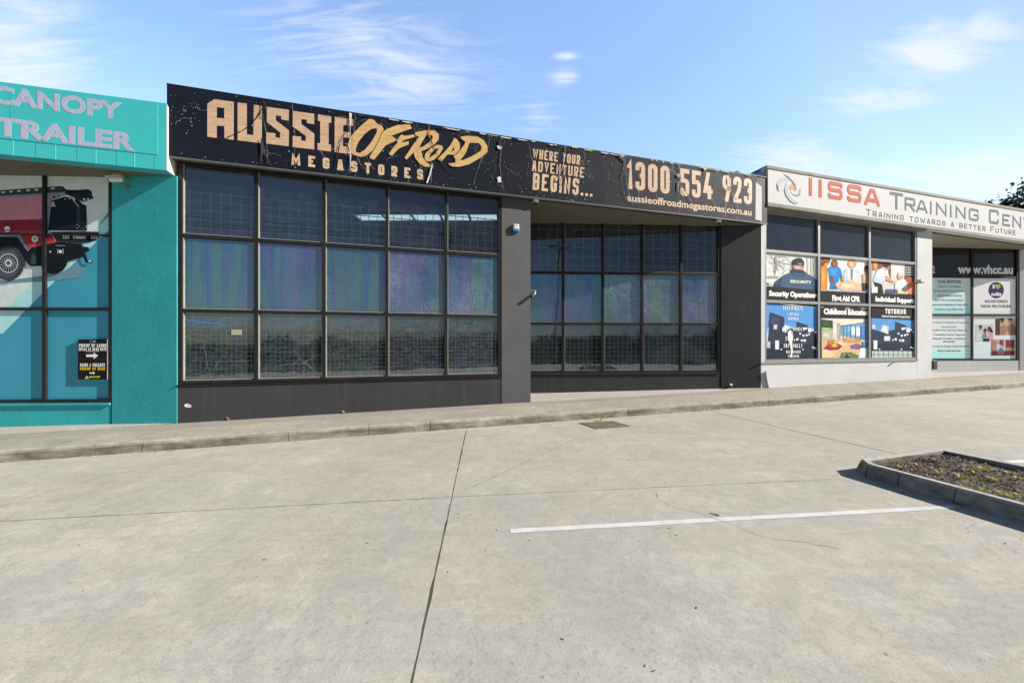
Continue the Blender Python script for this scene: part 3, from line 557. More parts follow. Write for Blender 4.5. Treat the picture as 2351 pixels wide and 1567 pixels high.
plate(mb, [(L0, 17.6), (L0, y1), (xr, y1), (xr, 17.6)], zc, .05, M_CEIL); plate(mb, [(q0.x-1.75, y0), (q0.x, q0.y), (q1.x, q1.y), (xr, y0)], zc, .05, M_CEIL)
for i in range(14):
    x = -6.5+i*1.0; mb.bar((x, FA.w(0, 0, 0).y+(x-FA.P.x)*.281+.6, zc-.10), (x+.0, 17, zc-.10), .05, M_PG, 4)
for i in range(4):
    x = -6+i*2.2; mb.bar((x+.9, y0-.4, zc-.42), (x, y1+.2, zc+.01), .035, M_INT, 5)
mb.box(FA, .28, .46, zc-.30, zc-.004, -6.2, -.35, M_BEAM); mb.build('ceiling', blk)
for x, ya, yb in ((-5.32, 10.75, 12.0), (-1.56, 10.4, 11.8), (2.6, 11.2, 12.5)):
    mb = MB(); mb.hexa([(x+a, y, z) for z in (zc-.2, zc-.12) for a, y in ((-.06, ya), (.06, ya), (.06, yb), (-.06, yb))], M_PW); mb.bar((x, ya+.2, zc-.12), (x, ya+.2, zc), .01, M_PG, 5); mb.bar((x, yb-.2, zc-.12), (x, yb-.2, zc), .01, M_PG, 5); mb.build('ceiling_batten', blk)
mb = MB(); mb.hexa([(x, y, z) for z in (zc+.02, zc+.04) for x, y in ((-5.7, y0), (xr, y0), (xr, y1), (-5.7, y1))], M_SKYL)
for a, b in ((L0, -5.7),): mb.hexa([(x, y, z) for z in (zc+.001, zc+.051) for x, y in ((a, y0), (b, y0), (b, y1), (a, y1))], M_INT)
mb.build('skylight', blk)
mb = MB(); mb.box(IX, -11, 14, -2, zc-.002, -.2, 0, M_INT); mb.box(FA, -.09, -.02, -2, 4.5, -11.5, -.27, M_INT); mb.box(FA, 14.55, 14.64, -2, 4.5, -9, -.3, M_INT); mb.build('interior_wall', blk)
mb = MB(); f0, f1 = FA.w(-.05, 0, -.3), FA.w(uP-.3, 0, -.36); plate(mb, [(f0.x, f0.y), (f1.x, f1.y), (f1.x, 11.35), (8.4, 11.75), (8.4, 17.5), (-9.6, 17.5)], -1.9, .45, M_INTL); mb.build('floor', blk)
# ================================================================== white unit
wht = thing('shop_building', 'pale grey shop unit under a long white fascia at the right of the row', 'shop', FA.w(20, foot_z(20), 0))
u0, u1, u2, u3 = FA.u(1748.2), FA.u(1757), FA.u(2106), FA.u(2140); zl = -.575
mb = MB(); mb.box(FA, uE+.004, u1-.03, zl-.09, 4.0, -.25, .004, M_GREY); mb.build('pier', wht)
mb = MB(); mb.box(FA, uE+.004, u2-.01, -2.4, zl-.092, -.25, 0, M_GREY); mb.box(FA, u1-.2, u2, zl-.09, zl-.035, -.1, .03, M_FRAMEG); mb.build('sill_wall', wht)
mb = MB(); mb.box(FA, u2+.0, u3, -2.4, 4.0, -.35, .002, M_GREY); mb.build('pillar', wht)
us = [u1+.01, FA.u(1881.5), FA.u(1998), u2-.045]; zt = [zl, 1.255, 2.80, 3.98]
window(wht, FA, us, zt, .085, [M_NFILM]*3, M_FRAMEG, off=-.01, depth=.1)
zw = WG.z(2290, 826); mb = MB(); sl = WG.u(2120); mb.box(WG, sl, -.02, -2.4, zw-.03, -.25, -.012, M_GREY); mb.build('sill_wall', wht)
us = [sl+.1, WG.u(2234), WG.u(2338)]; zt = [zw, WG.z(2290, 723), WG.z(2290, 636), WG.z(2290, 570)]
window(wht, WG, us, zt, .085, [M_BLACKGLASS]*3, off=-.012, depth=.08, thin_cols=(1,))
mb = MB(); mb.box(WP, WP.u(2342)+.0, WP.u(2430), -2.4, 3.9, -.28, 0, M_GREY); mb.build('pier', wht)
mb = MB(); dep = -(WG.w(sl, 0, 0).xy-FA.P).dot(FA.N); mb.box(FA, u3-.28, u3-.012, -2.4, 3.9, -dep-.3, -.352, M_GREY); mb.build('return_wall', wht)
zl0 = lambda a: 4.075-(a-14.6)*.0105; zh0 = lambda a: 5.275-(a-14.6)*.0035; ur = 34; uw = 14.63
mb = MB(); mb.slab(FA, [(uw, zl0(uw)+.0), (ur, zl0(ur)), (ur, zh0(ur)-.02), (uw, zh0(uw)-.02)], -.01, .16, M_GREY); mb.build('fascia', wht)
mb = MB()
mb.slab(FA, [(uw+.02, zl0(uw)-.0), (ur, zl0(ur)), (ur, zl0(ur)+.10), (uw+.02, zl0(uw)+.10)], .1605, .20, M_TRIM); mb.slab(FA, [(uw+.02, zl0(uw)-.06), (u3-.6, zl0(u3)-.06), (u3-.6, zl0(u3)-.002), (uw+.02, zl0(uw)-.002)], -.01, .145, M_TRIM)
mb.build('drip_edge', wht)
mb = MB(); mb.slab(FA, [(uw-.03, zh0(uw)-.085), (ur, zh0(ur)-.085), (ur, zh0(ur)), (uw-.03, zh0(uw))], .1605, .215, M_TRIM); mb.slab(FA, [(uw-.03, zh0(uw)-.018), (ur, zh0(ur)-.018), (ur, zh0(ur)+.004), (uw-.03, zh0(uw)+.004)], -.3, .16, M_TRIM)
mb.build('parapet_cap', wht)
M_SIDE = paint('blue_flashing', (.10, .16, .24), .2, 3, .25, .05, metal=.5)
mb = MB(); mb.box(FA, uw-.022, uw-.001, 4.45, zh0(uw)-.09, -.62, .10, M_SIDE); mb.box(FA, uw-.03, uw-.002, 4.45, zh0(uw)-.088, .102, .16, M_TRIM); mb.box(FA, uw-.05, uw+.2, zh0(uw)-.085, zh0(uw)-.02, -.66, -.305, M_TRIM); mb.build('parapet_return', wht)
mb = MB(); a = [FA.w(u3-.3, 3.95, -.012), FA.w(30, 3.88, -.012), WP.w(4, 3.90, -.2), WP.w(WP.u(2342), 3.92, -.2), WG.w(sl-.2, 3.95, -.2)]
mb.mesh(a+[p+Vector((0, 0, .05)) for p in a], [(4, 3, 2, 1, 0), (5, 6, 7, 8, 9)], M_SOFFW)
mb.box(FA, uw, u3, 3.995, 4.04, -.25, -.011, M_SOFFW); mb.build('soffit', wht)
mb = MB(); mb.box(FA, 14.7, 34, 4.6, 4.7, -9, -.02, M_ROOF); mb.box(FA, 14.7, 34, -2.4, 4.6, -9, -8.8, M_GREY); mb.build('roof', wht)
# ================================================================== signs on the fascias
c1 = crop(0, 150, .22336); c3 = crop(370, 180, .19141); c4 = crop(770, 230, .19141); c5 = crop(1180, 290, .25521)
cI = crop(1720, 360, .17865); cJ = crop(2000, 400, .15314)
# teal sign
sg = thing('signboard', 'turquoise sign panel with large chequer plate lettering on the teal fascia', 'sign', FA.w(-3, 3.4, .22)); O = .2205
zq = lambda px, py: FA.uz(px, py, .228)
mb = MB(); lo = [zq(-700, 262), zq(362, 357.5)]; z2 = lo[0][1], lo[1][1]
mb.slab(FA, [(L_+.2, 3.47), (lo[1][0], 3.545), (lo[1][0], 4.50), (L_+.2, 4.36)], O, .228, M_TEALF)
for i in range(6): a = lo[1][0]-.035; mb.lathe(FA.w(a, 3.62+i*.15, .2281), FA.w(0, 0, 1)-FA.w(0, 0, 0), [(0, .009), (.005, .006)], M_PG, 8)
mb.build('panel', sg)
mb = MB()
for i in range(14):
    a = -.33-i*.285-(.02 if i % 2 else 0); mb.slab(FA, [(a, 3.262-.006*abs(a)), (a+(.012 if i % 2 else .006), 3.262-.006*abs(a)), (a+(.012 if i % 2 else .006), 3.535-.008*abs(a)), (a, 3.535-.008*abs(a))], O, O+.002, paint('pale_teal_seam', (.12, .62, .60), .1) if i % 2 else paint('dark_teal_seam', (.015, .28, .28), .1))
mb.slab(FA, [(L_+.2, 3.462), (lo[1][0], 3.536), (lo[1][0], 3.543), (L_+.2, 3.469)], O, O+.004, paint('dark_teal_seam', (.015, .28, .28), .1)); a = FA.u(23, .23); mb.box(FA, a-.003, a+.003, 3.53, 4.45, .2283, .2295, paint('dark_teal_seam', (.015, .28, .28), .1))
mb.build('seam', sg)
PALE = ink('8fe0de')
for tx, l, r in (('CANOPY', (-22, 193.5, 236), 279), ('TRAILER', (-13, 266.8, 310.8), 309.5)):
    mb = MB(); ttxt(mb, FA, tx, (l[0]+.9, l[1]+.5, l[2]+.5), r+.9, .2292, PALE, .045, 'I'); ttxt(mb, FA, tx, l, r, .2310, M_PLATE, .036, 'I'); mb.build('lettering', sg)
# black sign
sg = thing('signboard', 'long weathered black sign with timber coloured lettering and peeling vinyl', 'sign', FA.w(7, 3.6, .17)); O = .182
ue = FA.u(1738, .18)
mb = MB(); mb.slab(FA, [(-.155, 3.562), (ue, 3.550), (ue, 4.918), (-.155, 4.928)], .1655, .180, M_NAVY); mb.slab(FA, [(-.16, 4.931), (14.66, 4.921), (14.66, 4.942), (-.16, 4.952)], .10, .183, M_FRAME); mb.slab(FA, [(-.16, 3.548), (14.66, 3.536), (14.66, 3.546), (-.16, 3.558)], .10, .186, M_FRAMEG)
mb.build('panel', sg)
P = lambda mb, pts, m, o=0, holes=(): px_poly(mb, FA, pts, O+o, m, holes)
mb = MB()
P(mb, c3((553, 305), (640, 250), (872, 282), (870, 738), (760, 722), (757, 572), (668, 566), (667, 714), (553, 700)), M_TIM, 0, [c3((668, 346), (757, 355), (757, 482), (668, 472))])
P(mb, c3((917, 290), (1028, 302), (1028, 670), (1106, 682), (1112, 316), (1210, 330), (1208, 778), (917, 742)), M_TIM)
P(mb, c3((1268, 342), (1533, 378), (1530, 508), (1440, 492), (1440, 452), (1375, 442), (1375, 502), (1533, 625), (1530, 815), (1260, 780), (1260, 648), (1370, 660), (1370, 705), (1426, 715), (1426, 648), (1268, 525)), M_TIM)
P(mb, c3((1578, 392), (1836, 425), (1835, 550), (1748, 535), (1748, 498), (1682, 486), (1682, 548), (1838, 665), (1836, 853), (1575, 822), (1578, 690), (1680, 700), (1680, 745), (1735, 752), (1735, 690), (1578, 578)), M_TIM)
P(mb, c3((1880, 432), (2040, 458), (2040, 535), (2010, 530), (2008, 790), (2038, 797), (2038, 878), (1876, 858), (1876, 775), (1908, 780), (1908, 515), (1880, 508)), M_TIM)
P(mb, c3((2082, 462), (2305, 492), (2303, 570), (2180, 560), (2180, 640), (2270, 650), (2268, 715), (2180, 705), (2180, 815), (2265, 822), (2262, 905), (2080, 885)), M_TIM)
mb.build('lettering', sg)
mb = MB()
def gold(pts, holes=(), o=.002):
    P(mb, pts, M_GOLD, o+.0012, holes); q = [Vector(a) for a in pts]; area = sum(q[i-1].x*q[i].y-q[i].x*q[i-1].y for i in range(len(q)))
    Lf, Rt = offset_line(q, 1.6, True); P(mb, [(v.x, v.y) for v in (Rt if area > 0 else Lf)], M_NAVY, o, ())
gold(c4((148, 530), (165, 480), (200, 415), (300, 312), (405, 225), (455, 232), (500, 280), (555, 305), (580, 345), (570, 400), (520, 500), (440, 610), (370, 665), (310, 682), (215, 655), (165, 600)), [c4((495, 335), (500, 380), (440, 490), (360, 590), (290, 635), (248, 622), (245, 575), (280, 495), (350, 405), (430, 345))])
gold(c4((560, 390), (620, 345), (740, 300), (895, 285), (918, 340), (770, 390), (668, 428), (695, 440), (738, 475), (690, 505), (605, 540), (565, 590), (505, 665), (462, 716), (420, 700), (408, 682), (475, 575), (530, 470)), o=.0035)
gold(c4((740, 480), (790, 412), (830, 428), (945, 412), (955, 440), (825, 478), (790, 510), (880, 490), (882, 530), (775, 572), (745, 595), (680, 668), (640, 645), (700, 560), (745, 512)), o=.005)
gold(c4((830, 690), (890, 600), (950, 510), (1005, 445), (950, 410), (960, 385), (1080, 362), (1190, 362), (1242, 410), (1240, 470), (1190, 530), (1110, 580), (1030, 612), (1050, 690), (1100, 750), (1182, 800), (1080, 800), (1010, 760), (955, 690), (940, 625), (895, 670), (855, 712)), [c4((1090, 420), (1160, 418), (1170, 450), (1120, 510), (1050, 558), (1003, 570), (1040, 500))], o=.0065)
gold(c4((1070, 690), (1080, 640), (1140, 580), (1220, 535), (1280, 545), (1292, 580), (1250, 650), (1190, 710), (1130, 737), (1085, 725)), [c4((1125, 690), (1180, 660), (1230, 600), (1235, 575), (1200, 585), (1140, 640))], o=.008)
gold(c4((1225, 705), (1310, 620), (1380, 540), (1425, 452), (1457, 465), (1492, 520), (1495, 560), (1470, 640), (1440, 662), (1400, 652), (1345, 652), (1270, 738)), [c4((1420, 560), (1430, 600), (1388, 612))], o=.0095)
gold(c4((1500, 440), (1560, 428), (1700, 435), (1780, 480), (1825, 555), (1825, 620), (1760, 680), (1600, 770), (1480, 800), (1400, 795), (1350, 760), (1440, 750), (1440, 700), (1418, 680), (1480, 620), (1550, 530), (1560, 500), (1512, 465)), [c4((1610, 512), (1720, 512), (1757, 560), (1742, 610), (1640, 672), (1522, 722), (1500, 718), (1560, 640))], o=.011)
mb.build('lettering', sg)
mb = MB(); stxt(mb, FA, 'MEGASTORES', (669, 352.3, 378), 971, O, M_TAN, t=.24, gap=1.15, r=.18); mb.build('lettering', sg)
mb = MB(); stxt(mb, FA, 'WHERE YOUR', (1222.5, 341, 363.3), 1331.5, O, M_TAN, t=.165, gap=.34, r=.25, slant=.05); mb.build('lettering', sg); mb = MB(); stxt(mb, FA, 'ADVENTURE', (1221, 368, 392.3), 1340.5, O, M_TAN, t=.165, gap=.34, r=.25, slant=.05); mb.build('lettering', sg); mb = MB(); stxt(mb, FA, 'BEGINS...', (1222.5, 396, 435.3), 1360, O, M_TAN, t=.165, gap=.36, r=.25, slant=.05); mb.build('lettering', sg)
mb = MB(); stxt(mb, FA, '1300 554 923', (1438, 367.5, 433), 1726.5, O, M_TIM, t=.165, gap=.30, r=.48); mb.build('lettering', sg)
mb = MB(); ttxt(mb, FA, 'aussieoffroadmegastores.com.au', (1440, 445, 461.5), 1725.5, O, M_TAN, .022, 'H'); mb.build('lettering', sg)
mb = MB(); P(mb, c5((2176, 500), (2230, 545), (2229, 852), (2172, 838)), M_WHITE, .0005); mb.build('bare_patch', sg, 'bare white strip where the black vinyl has peeled off')
def crack(mb, u, z, ln, ang, w, m, o, wig=.35, lim=(3.57, 4.92)):
    pts = [Vector((u, z))]; n = max(2, int(ln/.045))
    for i in range(n):
        ang += random.gauss(0, wig); q = pts[-1]+Vector((cos(ang), sin(ang)))*.045
        if not (lim[0] < q.y < lim[1] and -.14 < q.x < ue-.02): break
        pts.append(q)
    if len(pts) < 2: return
    A, B = offset_line(pts, w/2, False)
    k = [random.uniform(.25, 1.25) for _ in pts]
    A = [p+(a-p)*q for p, a, q in zip(pts, A, k)]; B = [p+(a-p)*q for p, a, q in zip(pts, B, k)]
    for i in range(len(pts)-1): mb.face([FA.w(v.x, v.y, o) for v in (A[i], B[i], B[i+1], A[i+1])], m)
random.seed(21)
mb = MB(); o = .1995
seams = [(602.6, 1), (672, 0), (803.5, 1), (815.5, 0), (950, 0), (985, 1), (1124, 0), (1150, 1), (1214, 0), (1297, 1), (1342, 0), (1434, 1), (1557.5, 1), (1616, 0), (1672, 1)]
for i, (px, k) in enumerate(seams):
    a = FA.u(px, .18); o += .0003; crack(mb, a, 4.915, 1.34, -pi/2, .008 if k else .006, M_CG if not k else random.choice((M_CG, M_CW, M_FRAME)), o, .07)
    if k:
        crack(mb, a+.012, 4.91, 1.3, -pi/2, .022, M_FRAME, o-.0001, .10)
        for j in range(4):
            z = random.choice((4.88, random.uniform(3.6, 4.9))); o += .0002; crack(mb, a+random.uniform(-.01, .03), z, random.uniform(.08, .5), random.choice((0, pi))+random.gauss(0, .6), random.uniform(.0025, .0055), random.choice((M_CG, M_CG, M_CG, M_CO)), o, .4)
for i in range(105):
    px = random.choice((random.uniform(385, 1735), random.uniform(780, 1735), random.uniform(1120, 1735))); a = FA.u(px, .18); o += .00012
    crack(mb, a, random.triangular(3.58, 4.92, 4.85), random.triangular(.08, .8, .2), random.choice((0, pi, pi/2, -pi/2))+random.gauss(0, .5), random.uniform(.002, .0042), random.choice((M_CG, M_CG, M_CG, M_CG, M_CW)), o, .42)
for a, b in (((560, 380), (300, 560)), ((75, 375), (300, 380))): pass
mb.build('cracking', sg)
mb = MB(); o = .1988
def blob(a, z, r, m):
    n = random.randint(5, 7); mb.face([FA.w(a+r*random.uniform(.5, 1.2)*cos(2*pi*i/n), z+r*random.uniform(.5, 1.2)*sin(2*pi*i/n), o) for i in range(n)], m)
for i in range(330):
    k = random.random()
    if k < .15: a, z = random.gauss(FA.u(425, .18), .16), random.gauss(4.45, .16)
    elif k < .5: a, z = random.uniform(-.1, 14), random.choice((random.triangular(3.57, 3.7, 3.58), random.triangular(4.7, 4.91, 4.89)))
    else:
        a = random.uniform(-.1, 14.1); z = random.uniform(3.6, 4.9)
        if random.random() < .5: a = FA.u(random.choice(seams)[0], .18)+random.gauss(0, .09)
    if 3.57 < z < 4.92 and -.13 < a < ue-.02: blob(a, z, random.triangular(.004, .014, .006), random.choice((M_CW, M_CG, M_CG)))
mb.build('paint_speck', sg)
mb = MB(); o = .2055
for px in [random.uniform(800, 1725) for _ in range(48)]:
    a = FA.u(px, .18); l = random.uniform(.04, .32); z = 4.905-random.uniform(0, .015); h = random.uniform(.006, .02); m = random.choice((M_CW, M_CW, M_CW, M_CG, M_CY, M_FRAME))
    mb.face([FA.w(a, z, o), FA.w(a+l*.5, z-h*random.uniform(.3, 1.3), o), FA.w(a+l, z-h*.2, o), FA.w(a+l, z+.012, o), FA.w(a, z+.014, o)], m); o += .00005
P(mb, c4((1090, 990), (1130, 880), (1160, 760), (1170, 765), (1145, 890), (1108, 995)), M_CW, .026); P(mb, c4((1940, 930), (1960, 915), (1985, 920), (1988, 985), (1950, 985)), M_CW, .026); P(mb, c4((1938, 545), (1965, 545), (1995, 560), (1985, 590), (1950, 580)), M_CW, .026); P(mb, c4((1965, 545), (1998, 552), (1992, 575), (1970, 575)), M_CO, .0265)
P(mb, c4((1960, 480), (1990, 470), (1995, 545), (1960, 540)), M_FRAME, .0258); P(mb, c5((1465, 430), (1485, 425), (1500, 440), (1490, 458), (1470, 455)), M_CO, .026); P(mb, c5((925, 250), (975, 265), (1005, 300), (995, 320), (960, 290)), M_FRAME, .0258); P(mb, c5((1475, 490), (1490, 495), (1480, 600), (1472, 560)), M_FRAME, .0258); P(mb, c5((962, 255), (990, 258), (985, 275), (965, 270)), M_CY, .0262); P(mb, c5((1705, 375), (1730, 372), (1732, 392), (1712, 395)), M_CY, .0262)
P(mb, c5((520, 178), (580, 185), (575, 195), (525, 190)), M_CY, .0262); P(mb, c3((1192, 705), (1215, 740), (1262, 900), (1325, 1050), (1318, 1050), (1240, 905), (1212, 910), (1205, 1030), (1198, 1030)), paint('flap_grey', (.045, .045, .05), .2), .0262); P(mb, c3((1200, 235), (1240, 245), (1228, 300), (1222, 430), (1240, 470), (1215, 470), (1212, 300)), M_FRAME, .026)
P(mb, c4((1115, 330), (1140, 400), (1135, 450), (1122, 450)), M_CO, .0262); P(mb, c4((165, 150), (200, 160), (182, 330), (178, 560), (190, 660), (178, 880), (172, 560), (176, 330)), M_CW, .0261)
mb.build('torn_vinyl', sg)
# white sign
sg = thing('signboard', 'long white sign with orange and grey capitals and a swirl emblem', 'sign', FA.w(20, 4.2, .2)); O = .198
mb = MB(); mb.slab(FA, [(14.66, zl0(14.66)+.105), (ur-.3, zl0(ur)+.105), (ur-.3, zh0(ur)-.09), (14.66, zh0(14.66)-.09)], .1608, .195, M_WHITE); mb.build('panel', sg)
mb = MB()
for px in (1884, 2187, 2010): a = FA.u(px, .2); mb.box(FA, a-.0025, a+.0025, zl0(a)+.11, zh0(a)-.1, .1951, .1958, M_CG)
mb.build('seam', sg)
M_OR = ink('d05a38'); M_SL = ink('5f6d79'); M_DK = ink('3a3f47')
mb = MB()
for ch, x0, x1, t0, t1, b0, kk in (('I', 772, 815, 268, 272, 500, 0), ('I', 898, 942, 290, 294, 520, 0), ('S', 1016, 1198, 313, 345, 530, 0), ('S', 1264, 1440, 353, 385, 568, 0), ('A', 1478, 1685, 400, 415, 612, 0)):
    (a, ya), = cI((x0, t0)); (b, yb), = cI((x1, t1)); (_, yc), = cI((x0, b0)); q0 = FA.uz(a, ya, O); z0 = FA.z(a, yc, O); q1 = FA.u(b, O); h = q0[1]-z0
    glyph(mb, FA, ch, q0[0], z0, q1-q0[0], h, h*.19, O, M_DK, h*.16, .012); glyph(mb, FA, ch, q0[0], z0, q1-q0[0], h, h*.19, O+.002, M_OR, h*.16)
mb.build('lettering', sg)
mb = MB()
for cc, ch, x0, x1, t0, b0 in ((cJ, 'T', 280, 478, 258, 517), (cJ, 'R', 505, 665, 338, 540), (cJ, 'A', 672, 852, 375, 566), (cJ, 'I', 885, 920, 405, 600), (cJ, 'N', 975, 1132, 418, 612), (cJ, 'I', 1185, 1217, 455, 645), (cJ, 'N', 1268, 1418, 468, 655), (cJ, 'G', 1466, 1612, 505, 688), (cJ, 'C', 1768, 1915, 518, 737), (cJ, 'E', 1970, 2085, 592, 770), (cJ, 'N', 2120, 2250, 617, 797), (cJ, 'T', 2285, 2420, 645, 820), (cJ, 'R', 2450, 2580, 672, 842), (cJ, 'E', 2620, 2720, 700, 865)):
    (a, ya), (_, yc), (b, _) = cc((x0, t0), (x0, b0), (x1, t0)); q0 = FA.uz(a, ya, O); z0 = FA.z(a, yc, O); q1 = FA.u(b, O); h = q0[1]-z0
    glyph(mb, FA, ch, q0[0], z0, q1-q0[0], h, h*.185, O, M_SL, h*.16)
mb.build('lettering', sg)
mb = MB(); stxt(mb, FA, 'Training towards a better Future', (1988.5, 479.5, 494.8), 2332, O, M_DK, t=.13, gap=.38, r=.2, small=.8); mb.build('lettering', sg)
mb = MB(); M_SW = ink('b9c1c8'); M_SW2 = ink('8d979f')
def swirl(pts, m, o): px_poly(mb, FA, cI(*pts), O+o, m)
swirl([(352, 350), (372, 300), (420, 268), (480, 272), (540, 295), (575, 335), (520, 308), (450, 312), (405, 340), (380, 390), (385, 452), (360, 410)], M_SW, 0); swirl([(352, 345), (352, 390), (365, 430), (384, 452), (372, 400), (360, 350)], M_DK, .001)
swirl([(485, 320), (455, 380), (452, 440), (470, 500), (520, 570), (580, 604), (642, 592), (590, 560), (540, 510), (505, 450), (492, 380)], M_SW, 0); swirl([(455, 380), (448, 440), (468, 505), (520, 575), (580, 608), (642, 594), (580, 598), (525, 562), (478, 498), (458, 430)], M_DK, .001)
swirl([(515, 430), (560, 480), (610, 490), (640, 465), (655, 400), (662, 450), (650, 500), (610, 515), (560, 490)], M_SW2, 0); swirl([(430, 218), (490, 245), (550, 300), (598, 365), (608, 420), (595, 430), (585, 375), (540, 310), (475, 250)], M_DK, .001); swirl([(560, 335), (600, 385), (598, 430), (580, 440), (590, 390)], ink('b98a78'), .002)
px_disc(mb, FA, *cI((547, 390))[0], 34*.17865, 36*.17865, O+.001, ink('e2a184')); mb.build('emblem', sg)
# ================================================================== pictures behind and on the glass
def poster(label, pl, cc, quad, off, panel_m, th=.003, group=None, name='poster', cat='poster'):
    q = [pl.uz(a, b, off) for a, b in cc(*quad)]; cu = sum(a for a, b in q)/4; t = thing(name, label, cat, pl.w(cu, min(b for a, b in q), off), group)
    mb = MB(); mb.slab(pl, q[::-1], off-th, off, panel_m); mb.build('sheet', t); return t
class Art:
    def __init__(s, pl, cc, off): s.mb = MB(); s.pl = pl; s.cc = cc; s.o = off+.0006; s.step = .00025; s.pic = off < -.05 and pl is FA
    def p(s, h, *pts, k=1.0): px_poly(s.mb, s.pl, s.cc(*pts), s.o, ink(h, k=k, var=.13, sc=7)); s.o += s.step; s.pic and s.vol(h, pts, k)
    def vol(s, h, pts, k):
        xs, ys = [a for a, b in pts], [b for a, b in pts]; w, hh = max(xs)-min(xs), max(ys)-min(ys)
        if w < 26 or hh < 26 or w > 420: return
        cx, cy = sum(xs)/len(xs), sum(ys)/len(ys); c = lin(h); dk = sum(c) > .25
        for sc, dx, dy, kk in ((.60, -.06, -.08, 1.22), (.34, -.10, -.12, 1.45)):
            px_poly(s.mb, s.pl, s.cc(*[(cx+(a-cx)*sc+dx*w, cy+(b-cy)*sc+dy*hh) for a, b in pts]), s.o, ink(h, k=round(k*kk*(1 if dk else 1.15), 2), var=.3, sc=16)); s.o += s.step*.5
    def e(s, h, x, y, rx, ry, n=16, hole=0, k=1.0):
        pts = [(x+rx*cos(2*pi*i/n), y+ry*sin(2*pi*i/n)) for i in range(n)]; hs = [s.cc(*[(x+rx*hole*cos(2*pi*i/n), y+ry*hole*sin(2*pi*i/n)) for i in range(n)])] if hole else ()
        px_poly(s.mb, s.pl, s.cc(*pts), s.o, ink(h, k=k, var=.13, sc=7), hs); s.o += s.step; s.pic and not hole and s.vol(h, pts, k)
    def l(s, h, w, *pts, k=1.0):
        q = [Vector(p) for p in pts]; A, B = offset_line(q, w/2, False); n = len(q)
        for i in range(n-1): px_poly(s.mb, s.pl, s.cc(*[(v.x, v.y) for v in (A[i], B[i], B[i+1], A[i+1])]), s.o, ink(h, k=k))
        s.o += s.step
    def r(s, h, x0, y0, x1, y1, k=1.0): s.p(h, (x0, y0), (x1, y0), (x1, y1), (x0, y1), k=k)
    def t(s, h, text, x0, x1, y0, y1, bold=.03, sl=0, ref='H', k=1.0):
        (a, b), (c, d), (e, f) = s.cc((x0, y0), (x0, y1), (x1, y0)); ttxt(s.mb, s.pl, text, (a, b, d), e, s.o, ink(h, k=k), bold, ref); s.o += s.step
    def st(s, h, text, x0, x1, y0, y1, k=1.0, **kw):
        (a, b), (c, d), (e, f) = s.cc((x0, y0), (x0, y1), (x1, y0)); stxt(s.mb, s.pl, text, (a, b, d), e, s.o, ink(h, k=k), **kw); s.o += s.step+.0012
    def done(s, name, parent): s.mb.build(name, parent); s.mb = MB()
c3b = crop(1740, 560, .1851); PO = -.064; BK = '26282b'
def impact(mb_, *a, **k): pass
# 1 security guard
t = poster('poster of a guard seen from behind in a navy jacket and cap', FA, c3b, ((90, 96), (754, 142), (742, 722), (96, 692)), PO, ink('dfe2de')); a = Art(FA, c3b, PO)
for i in range(46):
    x, y = random.uniform(110, 420), random.uniform(130, 330); an = random.uniform(0, 6.3); pts = [(x, y)]
    for j in range(4): an += random.gauss(0, .5); x = min(max(x+cos(an)*26, 105), 740); y = min(max(y+sin(an)*22, 150), 380); pts.append((x, y))
    a.l(random.choice(('b9b6ab', 'c8c6bf', 'a9a498')), random.uniform(4, 9), *pts)
for x in (615, 660, 690): a.l('b8b5ac', 9, (x, 150), (x+8, 250), (x+4, 395))
a.l('9c978c', 22, (215, 160), (230, 260), (222, 350)); a.p('eef1ef', (200, 420), (235, 320), (270, 420)); a.r('a3aca2', 92, 395, 260, 420); a.p('c9d2d6', (92, 440), (150, 470), (200, 525), (92, 522)); a.p('5d7183', (92, 470), (130, 480), (150, 515), (92, 512))
a.p('46617f', (188, 526), (225, 460), (320, 385), (410, 348), (505, 352), (600, 362), (695, 410), (735, 460), (746, 570), (440, 560)); a.p('2f445e', (188, 526), (250, 440), (300, 420), (280, 532)); a.p('2f445e', (660, 400), (735, 460), (746, 570), (690, 566)); a.p('3a526e', (400, 352), (600, 364), (560, 420), (440, 400))
a.e('c79c86', 503, 268, 64, 58); a.e('b9856f', 441, 280, 10, 18); a.e('b9856f', 566, 290, 10, 18); a.p('c79c86', (450, 280), (555, 285), (560, 345), (440, 335)); a.p('26384d', (406, 318), (440, 306), (560, 322), (606, 362), (500, 352), (420, 348))
a.p('22303c', (430, 262), (432, 215), (462, 180), (505, 170), (545, 180), (572, 215), (576, 262), (545, 272), (490, 258)); a.p('c79c86', (492, 250), (505, 238), (540, 240), (548, 258)); a.l('22303c', 5, (430, 258), (500, 262), (570, 272))
a.done('picture', t); a.t('f2f2f0', 'SECURITY', 400, 664, 444, 478, .035); a.p(BK, (96, 526), (280, 533), (746, 573), (742, 722), (96, 692)); a.t('f1f1ef', 'Security Operations', 138, 728, 574, 644, .06); a.done('lettering', t)
